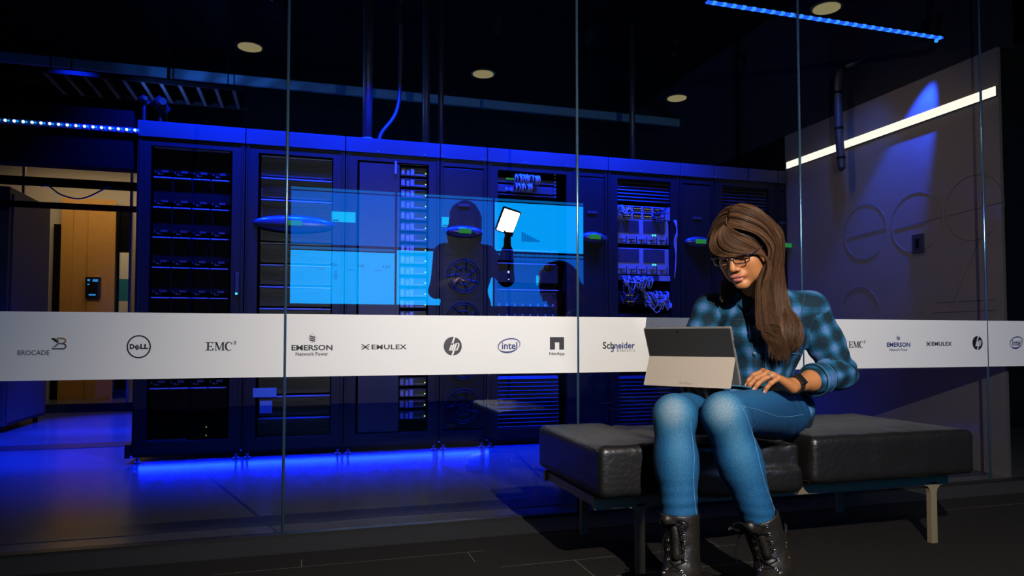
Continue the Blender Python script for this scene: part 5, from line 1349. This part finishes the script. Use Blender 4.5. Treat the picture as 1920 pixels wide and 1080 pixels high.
def add(C, off, n=24, r=.00095, wav=.0015, collide=True):
    S_ = cr(C, n); N = len(S_)
    ph = rs.rand(N, 1)*6.28; t = np.linspace(0, 1, n)[None]
    wv = np.stack([np.sin(t*9+ph), np.cos(t*7+ph*1.7), 0*t+0*ph], -1)*wav*t[..., None]**1.3
    S_ = S_+wv
    for it in range(2):
        L_ = to_l(S_.reshape(-1, 3).astype(np.float32)); q = L_-EC; o = np.repeat(off, n); Rr = ER+o[:, None]
        k = np.sqrt(((q/Rr)**2).sum(-1)); ins = (k < 1)
        g_ = q/Rr**2; g_ /= np.linalg.norm(g_, axis=1)[:, None]+1e-9
        L_ = np.where(ins[:, None], q/np.maximum(k, .3)[:, None]+EC, L_); S_ = to_w(L_).reshape(N, n, 3)
    if collide:
        Pp = S_.reshape(-1, 3).astype(np.float32); o = np.repeat(off, n)*.5+.003
        for it in range(4):
            d = shirt(Pp); e = 3e-3
            G_ = np.stack([shirt(Pp+np.eye(3, dtype=np.float32)[i]*e)-shirt(Pp-np.eye(3, dtype=np.float32)[i]*e) for i in range(3)], -1); G_ /= np.linalg.norm(G_, axis=1)[:, None]+1e-9
            Pp = Pp+G_*np.maximum(0, o-d)[:, None]*.9
        S_ = Pp.reshape(N, n, 3)
    tones.append(np.repeat(np.clip(.45+TONE[:N]*.22+rs.normal(0, .13, N), 0, 1), n*3)); strands.append(S_); rads.append(r*(1-.65*np.linspace(0, 1, n)**3)[None].repeat(N, 0)*rs.uniform(.7, 1.25, (N, 1)))
def clumps(nc, per, sp):
    s = np.repeat(rs.rand(nc), per)+rs.normal(0, sp, nc*per); off = np.repeat(rs.beta(1.2, 1.6, nc), per)*.026+rs.uniform(0, .004, nc*per)
    global TONE
    cid = np.repeat(np.arange(nc), per); TONE = rs.normal(0, 1, nc)[cid]; jc = rs.normal(0, 1, (nc, 3))[cid]; return np.clip(s, 0, 1), off, jc
j = lambda n, a: rs.normal(0, a, n)
# left curtain falling in front of the shoulder
s, off, jc = clumps(190, 17, .012); n = len(s); e = rs.uniform(-1, 1, n)
C = np.stack([LW(.002+0*s, .068-.133*s+j(n, .003), .114-.014*(1-s)+0*s), LW(.044+.014*s, .074-.147*s, .088+.006*s), LW(.080+.012*off/.03, .045-.135*s, .045+0*s), LW(.090+.014*off/.03, .030-.135*s, -.020+0*s),
    PW(1426+44*s+2*jc[:, 0], 520+0*s, 1.935+.10*s), PW(1424+52*s+3*jc[:, 0], 565+0*s, 1.95+.08*s), PW(1427+54*s+4*jc[:, 0], 608+0*s, 1.955+.06*s),
    PW(1436+44*s+5*jc[:, 0], 630-25*(s-.5)**2+6*jc[:, 1], 1.957+.05*s), PW(1455+26*s+6*jc[:, 0]+3*e, 656+8*jc[:, 1]+9*rs.normal(size=n)*.6-110*(s-.5)**2, 1.96+.04*s)], 1)
add(C, off*(.25+.75*np.clip(s/.45, 0, 1)), 32, .0010, .004)
# right side falling behind the cheek
s, off, jc = clumps(70, 15, .015); n = len(s)
C = np.stack([LW(-.004+0*s, .062-.12*s, .114+0*s), LW(-.052+0*s, .058-.125*s, .088+0*s), LW(-.079-.012*off/.03, .040-.12*s, .035+0*s), LW(-.088-.012*off/.03, .025-.115*s, -.035+0*s),
    LW(-.086+.01*jc[:, 0]*.3, .01-.10*s, -.10+0*s), PW(1352+34*s+2*jc[:, 0], 535+4*jc[:, 1], 2.09+.05*s), PW(1350+40*s+3*jc[:, 0], 556+5*jc[:, 1], 2.10+.08*s)], 1)
add(C, off, 24, .00105, .002)
# back
s, off, jc = clumps(60, 14, .02); n = len(s); l0 = (s-.5)*2
C = np.stack([LW(.01*l0, -.045+0*s, .113+0*s), LW(.05*l0, -.088+0*s, .078+0*s), LW(.075*l0, -.112+0*s, .02+0*s), LW(.080*l0, -.118+0*s, -.05+0*s), np.array(NECK)+np.array([.03, .09, .03])+np.outer(l0, TL_)*.09, np.array(NECK)+np.array([.04, .12, -.06])+np.outer(l0, TL_)*.10+jc*.004, np.array(NECK)+np.array([.045, .125, -.15])+np.outer(l0, TL_)*.10+jc*.008], 1)
add(C, off, 24, .0013, .003)
# swept fringe
s, off, jc = clumps(170, 15, .010); n = len(s)
IN_ = [(.000, .066, .110), (.020, .080, .094), (.040, .080, .076), (.058, .070, .054), (.071, .055, .028), (.080, .044, .000), (.086, .036, -.035), (.090, .034, -.075)]
OUT_ = [(-.006, .030, .121), (-.056, .052, .088), (-.073, .074, .046), (-.050, .094, .020), (-.004, .106, .012), (.044, .096, .008), (.074, .068, -.004), (.087, .044, -.050)]
W_ = [np.array(o)[None]*s[:, None]+np.array(i_)[None]*(1-s[:, None]) for i_, o in zip(IN_, OUT_)]
C = np.stack([LW(w_[:, 0]+jc[:, 0]*.0008, w_[:, 1], w_[:, 2]+jc[:, 1]*.0008) for w_ in W_]+[PW(1428+14*rs.rand(n), 545+0*s, 1.945+0*s), PW(1430+26*rs.rand(n), 590+10*rs.rand(n), 1.962+.01*rs.rand(n)), PW(1440+26*rs.rand(n), 632+14*rs.normal(size=n), 1.966+.01*rs.rand(n))], 1)
add(C, off*.30+.0038, 30, .00095, .0008, False)
# face-framing wisps on the far side of the face
s, off, jc = clumps(16, 12, .02); n = len(s)
C = np.stack([LW(-.006+0*s, .060+0*s, .112+0*s), LW(-.052-.006*s, .064-.01*s, .078+0*s), LW(-.071-.004*s, .058-.016*s, .03+0*s), LW(-.076-.004*s, .046-.016*s, -.03+0*s), LW(-.074-.004*s, .030-.016*s, -.09+0*s)], 1)
add(C, off*.3, 22, .0009, .001, False)
allV, allQ, off0 = [], [], 0
for S_, Rr in zip(strands, rads):
    N, n, _ = S_.shape; T_ = np.gradient(S_, axis=1); T_ /= np.linalg.norm(T_, axis=2, keepdims=True)+1e-9
    u = np.cross(T_, np.array([.31, .93, .17])); u /= np.linalg.norm(u, axis=2, keepdims=True)+1e-9; v = np.cross(T_, u)
    ring = np.stack([S_+(u*math.cos(a)+v*math.sin(a))*Rr[..., None] for a in (0, 2.094, 4.189)], 2)
    allV.append(ring.reshape(-1, 3)); base = off0+np.arange(N)[:, None, None]*n*3+np.arange(n-1)[None, :, None]*3
    k = np.arange(3)[None, None]; k2 = (k+1) % 3
    allQ.append(np.stack([base+k, base+k2, base+3+k2, base+3+k], -1).reshape(-1, 4)); off0 += N*n*3
# scalp layer under the strands
def cap(p):
    q = p; d = ellip(q, EC, ER-.0015); d = np.abs(d+.004)-.004
    face = ellip(q, (0, .085, -.045), (.072, .075, .092)); d = smax(d, -face, .004); return smax(d, -q[:, 2]-.075, .004)
Vh, Qh = nets(cap, (-.1, -.13, -.10), (.1, .12, .13), .005)
allV.append(to_w(Vh)); allQ.append(Qh+off0); tones.append(np.zeros(len(Vh)))
def hairmat():
    m = mat('brown_hair', (.05, .026, .014), .45, spec=.22); nt = m.node_tree; N = nt.nodes; L = nt.links; b = N['Principled BSDF']
    g_ = N.new('ShaderNodeAttribute'); g_.attribute_name = 'tone'; rp = N.new('ShaderNodeValToRGB'); e = rp.color_ramp.elements; e[0].color = (.014, .0065, .0035, 1); e[1].color = (.115, .055, .026, 1)
    L.new(g_.outputs['Fac'], rp.inputs[0]); L.new(rp.outputs[0], b.inputs['Base Color']); return m
hair = np_mesh('hair', np.concatenate(allV).astype(np.float32), np.concatenate(allQ), hairmat(), person, {'tone': np.concatenate(tones)})
hair['label'] = 'long straight brown hair with swept fringe'

# ------------------------------------------------------------------ tablet
tab = thing('tablet_computer', 'silver tablet with open kickstand and keyboard cover on the person\'s lap', 'tablet', (1.14, 1.95, .61))
wv_ = nrm(V3(-.6, .8, 0)); dv = V3(.8, .6, 0)            # along the width to the far end; towards the user
TR = V3(1.2246, 1.828, .7935)
dn = nrm(dv*.085+V3(0, 0, -.182)); nb = nrm(np.cross(dn, wv_)); 
if nb@V3(-.8, -.6, 0) < 0: nb = -nb       # outward normal of the back
def frame_mat(o, x, y, z): return Matrix([[x[i], y[i], z[i], o[i]] for i in range(3)]+[[0, 0, 0, 1]])
MT = frame_mat(TR, wv_, dn, nb)          # local: x to the far side, y down the tablet, z out of the back
def slab(bm, x0, x1, y0, y1, z0, z1, M, rc=.004):
    pts = []
    for cx, cy, a0 in ((x1-rc, y1-rc, 0), (x0+rc, y1-rc, 90), (x0+rc, y0+rc, 180), (x1-rc, y0+rc, 270)):
        for a in (0, 30, 60, 90): pts.append((cx+rc*math.cos(R(a0+a)), cy+rc*math.sin(R(a0+a))))
    lo = [bm.verts.new(M@Vector((p[0], p[1], z0))) for p in pts]; hi = [bm.verts.new(M@Vector((p[0], p[1], z1))) for p in pts]
    bm.faces.new(lo[::-1]); bm.faces.new(hi); n = len(pts)
    for i in range(n): bm.faces.new((lo[i], lo[(i+1) % n], hi[(i+1) % n], hi[i]))
    bmesh.ops.recalc_face_normals(bm, faces=bm.faces)
M_alu = mat('magnesium_silver', (.27, .225, .18), .5, metal=.0, spec=.5, noise=(300, .06)); M_aludark = mat('magnesium_edge', (.34, .32, .30), .3, metal=.6)
M_back = mat('shaded_back_plate', (.018, .018, .018), .5)  # shade on the downward-leaning back is put into this dark colour
TW, TH = .286, .197
bm = bmesh.new(); slab(bm, 0, TW, 0, TH, -.009, 0, MT); obj('tablet_body', bm, M_aludark, tab)
bm = bmesh.new(); slab(bm, .003, TW-.003, .003, .100, 0, .0006, MT, .002); obj('back_plate', bm, M_back, tab)
bm = bmesh.new(); slab(bm, .003, TW-.003, .101, TH-.003, 0, .0004, MT, .002); obj('recess', bm, mat('recess_grey', (.06, .06, .062), .5), tab)
bm = bmesh.new(); slab(bm, .004, TW-.004, .004, TH-.004, -.0098, -.009, MT); obj('screen', bm, emis('tablet_screen', (.55, .75, 1), .35), tab)
bm = bmesh.new(); cyl(bm, MT@Vector((TW*.6, .012, .0)), MT@Vector((TW*.6, .012, .0012)), .003, seg=14); obj('camera_lens', bm, M_rackdark, tab)
bm = bmesh.new(); slab(bm, -.0006, .0002, .045, .070, -.007, -.002, MT, .0004); obj('side_button', bm, M_back, tab)
hinge = TR+dn*.100
kd = nrm(V3(-.8, -.6, 0)*.045+V3(0, 0, -.092)); kn = nrm(np.cross(kd, wv_)); kn = kn if kn@V3(-.8, -.6, 0) > 0 else -kn
MK = frame_mat(hinge, wv_, kd, kn)
bm = bmesh.new(); slab(bm, .001, TW-.001, .0, .103, -.001, .0012, MK, .005); ks = obj('kickstand', bm, M_alu, tab)
bm = text_bm('Surface'); xs = [v.co.x for v in bm.verts]; ys = [v.co.y for v in bm.verts]; wd_ = max(xs)-min(xs)
for v in bm.verts: v.co = MK@Vector((.165-(v.co.x-min(xs))/wd_*.040, .095-(v.co.y-min(ys))/wd_*.040, .0015))
lt = obj('lettering', bm, mat('dark_engraving', (.11, .10, .09), .6), ks); lt['label'] = 'small engraved Surface lettering'
BRp = TR+dn*TH; kb = nrm(dv*.205+V3(0, 0, -.024)); kbn = nrm(np.cross(wv_, kb)); kbn = kbn if kbn[2] > 0 else -kbn
MB = frame_mat(BRp+V3(0, 0, .002), wv_, kb, kbn)
M_kb = mat('blue_keyboard_fabric', (.015, .11, .2), .6)
bm = bmesh.new(); slab(bm, 0, TW, 0, .205, -.004, 0, MB); kbo = obj('keyboard_cover', bm, M_kb, tab); kbo['label'] = 'blue keyboard cover'
M_key = mat('dark_key', (.012, .014, .018), .5)
for r_ in range(5):
    bm = bmesh.new(); slab(bm, .012, TW-.012, .035+r_*.0185, .0515+r_*.0185, 0, .0012, MB, .002); obj('key_row', bm, M_key, kbo)
bm = bmesh.new(); slab(bm, .095, .19, .135, .18, 0, .0006, MB, .002); obj('touchpad', bm, M_key, kbo)

# ------------------------------------------------------------------ the assistant with the light (seen in the glass)
asp = thing('person', 'standing person in dark jacket holding up a bright light panel, seen mirrored in the glass', 'person', (1.28, .05, 0))
ax0, ay0 = 1.28, .05
def S3(x, y, z): return V3(ax0+x, ay0+y, z)
def a_body(p):
    d = ellip(p, S3(0, 0, 1.70), (.078, .098, .115)); d = smin(d, cone(p, S3(0, -.01, 1.62), S3(0, 0, 1.50), .055, .06), .03)
    d = smin(d, ellip(p, S3(0, .09, 1.69), (.012, .02, .02)), .02)
    d = smin(d, ellip(p, S3(0, 0, 1.32), (.17, .11, .24)), .05); d = smin(d, ellip(p, S3(0, 0, 1.0), (.17, .12, .16)), .06)
    for s in (-1, 1): d = smin(d, cone_chain(p, [S3(s*.09, 0, .95), S3(s*.11, .02, .5), S3(s*.12, -.01, .08)], [.085, .058, .042], .03), .04); d = smin(d, cone(p, S3(s*.12, -.02, .045), S3(s*.13, .16, .035), .036, .032), .03)
    d = smin(d, cone_chain(p, [S3(.19, 0, 1.45), S3(.34, .05, 1.26), S3(.345, .06, 1.60)], [.055, .042, .030], .03), .04)
    d = smin(d, cone_chain(p, [S3(-.19, 0, 1.45), S3(-.24, .02, 1.15), S3(-.10, .20, 1.22)], [.055, .042, .030], .03), .04)
    for k in range(4): d = smin(d, cone_chain(p, [S3(.345, .06, 1.60), S3(.325+.016*k, .085, 1.635), S3(.325+.016*k, .11, 1.64), S3(.325+.016*k, .10, 1.615)], [.018, .010, .009, .008], .004), .006); d = smin(d, cone_chain(p, [S3(-.10, .20, 1.22), S3(-.06, .22+.012*k-.02, 1.22), S3(-.02, .23+.012*k-.02, 1.21)], [.018, .010, .008], .004), .006)
    d = smin(d, cone(p, S3(.345, .06, 1.6), S3(.31, .09, 1.66), .014, .009), .006)
    return d
V, Q = nets(a_body, S3(-.35, -.2, .0), S3(.45, .32, 1.85), .009); ab = np_mesh('body', V, Q, mat('dim_skin', (.12, .05, .03), .5), asp)
def a_jacket(p):
    d = ellip(p, S3(0, 0, 1.32), (.215, .150, .27)); d = smin(d, ellip(p, S3(0, 0, 1.02), (.215, .160, .20)), .06)
    d = smin(d, cone(p, S3(-.17, 0, 1.47), S3(.17, 0, 1.47), .075, .075), .05)
    d = smin(d, cone_chain(p, [S3(.19, 0, 1.45), S3(.34, .05, 1.26), S3(.345, .06, 1.50)], [.075, .062, .050], .03), .04)
    d = smin(d, cone_chain(p, [S3(-.19, 0, 1.45), S3(-.25, .02, 1.15), S3(-.15, .15, 1.20)], [.075, .062, .050], .03), .04)
    return smax(d+.006*vnoise(p, 14, 3), .86-p[:, 2], .01)
V, Q = nets(a_jacket, S3(-.4, -.25, .8), S3(.5, .3, 1.7), .012); np_mesh('jacket', V, Q, mat('dark_jacket', (.004, .003, .003), .9, spec=.1), asp)
def a_pants(p):
    d = ellip(p, S3(0, 0, .98), (.185, .135, .15))
    for s in (-1, 1): d = smin(d, cone_chain(p, [S3(s*.09, 0, .95), S3(s*.11, .02, .5), S3(s*.12, -.01, .07)], [.100, .074, .060], .03), .03)
    return d+.004*vnoise(p, 18, 6)
V, Q = nets(a_pants, S3(-.3, -.22, .02), S3(.3, .22, 1.2), .012); np_mesh('trousers', V, Q, mat('dark_trousers', (.004, .004, .006), .9, spec=.1), asp)
for s in (-1, 1):
    V, Q = nets(lambda p: smax(smin(cone(p, S3(s*.12, -.03, .04), S3(s*.135, .17, .038), .048, .042), cone(p, S3(s*.12, -.02, .05), S3(s*.12, -.02, .10), .05, .05), .02), .0-p[:, 2], .004), S3(s*.12-.09, -.12, -.01), S3(s*.12+.11, .26, .16), .008)
    np_mesh('shoe', V, Q, mat('dark_shoe', (.01, .01, .01), .5), asp)
def a_hair(p):
    d = ellip(p, S3(0, -.02, 1.76), (.135, .125, .145)); d = smin(d, ellip(p, S3(0, -.05, 1.62), (.15, .10, .16)), .05)
    return smax(d+.006*vnoise(p, 30, 4)+.003*vnoise(p, 90, 5), -ellip(p, S3(0, .10, 1.68), (.066, .09, .09)), .02)
V, Q = nets(a_hair, S3(-.2, -.2, 1.4), S3(.2, .15, 1.95), .008); np_mesh('hair', V, Q, mat('black_hair', (.003, .003, .003), .8, spec=.1), asp)
# LED panel
lp = thing('studio_light', 'bright tilted LED light panel held up by the standing person', 'light panel', (1.63, .1, 1.64))
dirv = (Vector((1.45, 2.3, .75))-LED_POS).normalized(); zz = -dirv; qx = Vector((0, 0, 1)).cross(zz).normalized(); qy = zz.cross(qx)
tilt = R(-16); qx2 = qx*math.cos(tilt)+qy*math.sin(tilt); qy2 = qy*math.cos(tilt)-qx*math.sin(tilt)
ML = Matrix([[qx2[i], qy2[i], zz[i], LED_POS[i]] for i in range(3)]+[[0, 0, 0, 1]])
key.matrix_world = ML
bm = bmesh.new(); slab(bm, -.078, .078, -.105, .105, .004, .045, ML, .008); obj('casing', bm, mat('black_casing', (.01, .01, .01), .5), lp)
bm = bmesh.new()
slab(bm, -.07, .07, -.095, .095, .002, .004, ML, .012); obj('diffuser', bm, emis('led_white', (1, .96, .9), 12), lp)
a = ML@Vector((0, -.10, .03)); bm = bmesh.new(); tube(bm, [a, Vector(S3(.345, .10, 1.63)), Vector(S3(.345, .10, 1.50))], .012, 10); obj('grip', bm, M_rackdark, lp)
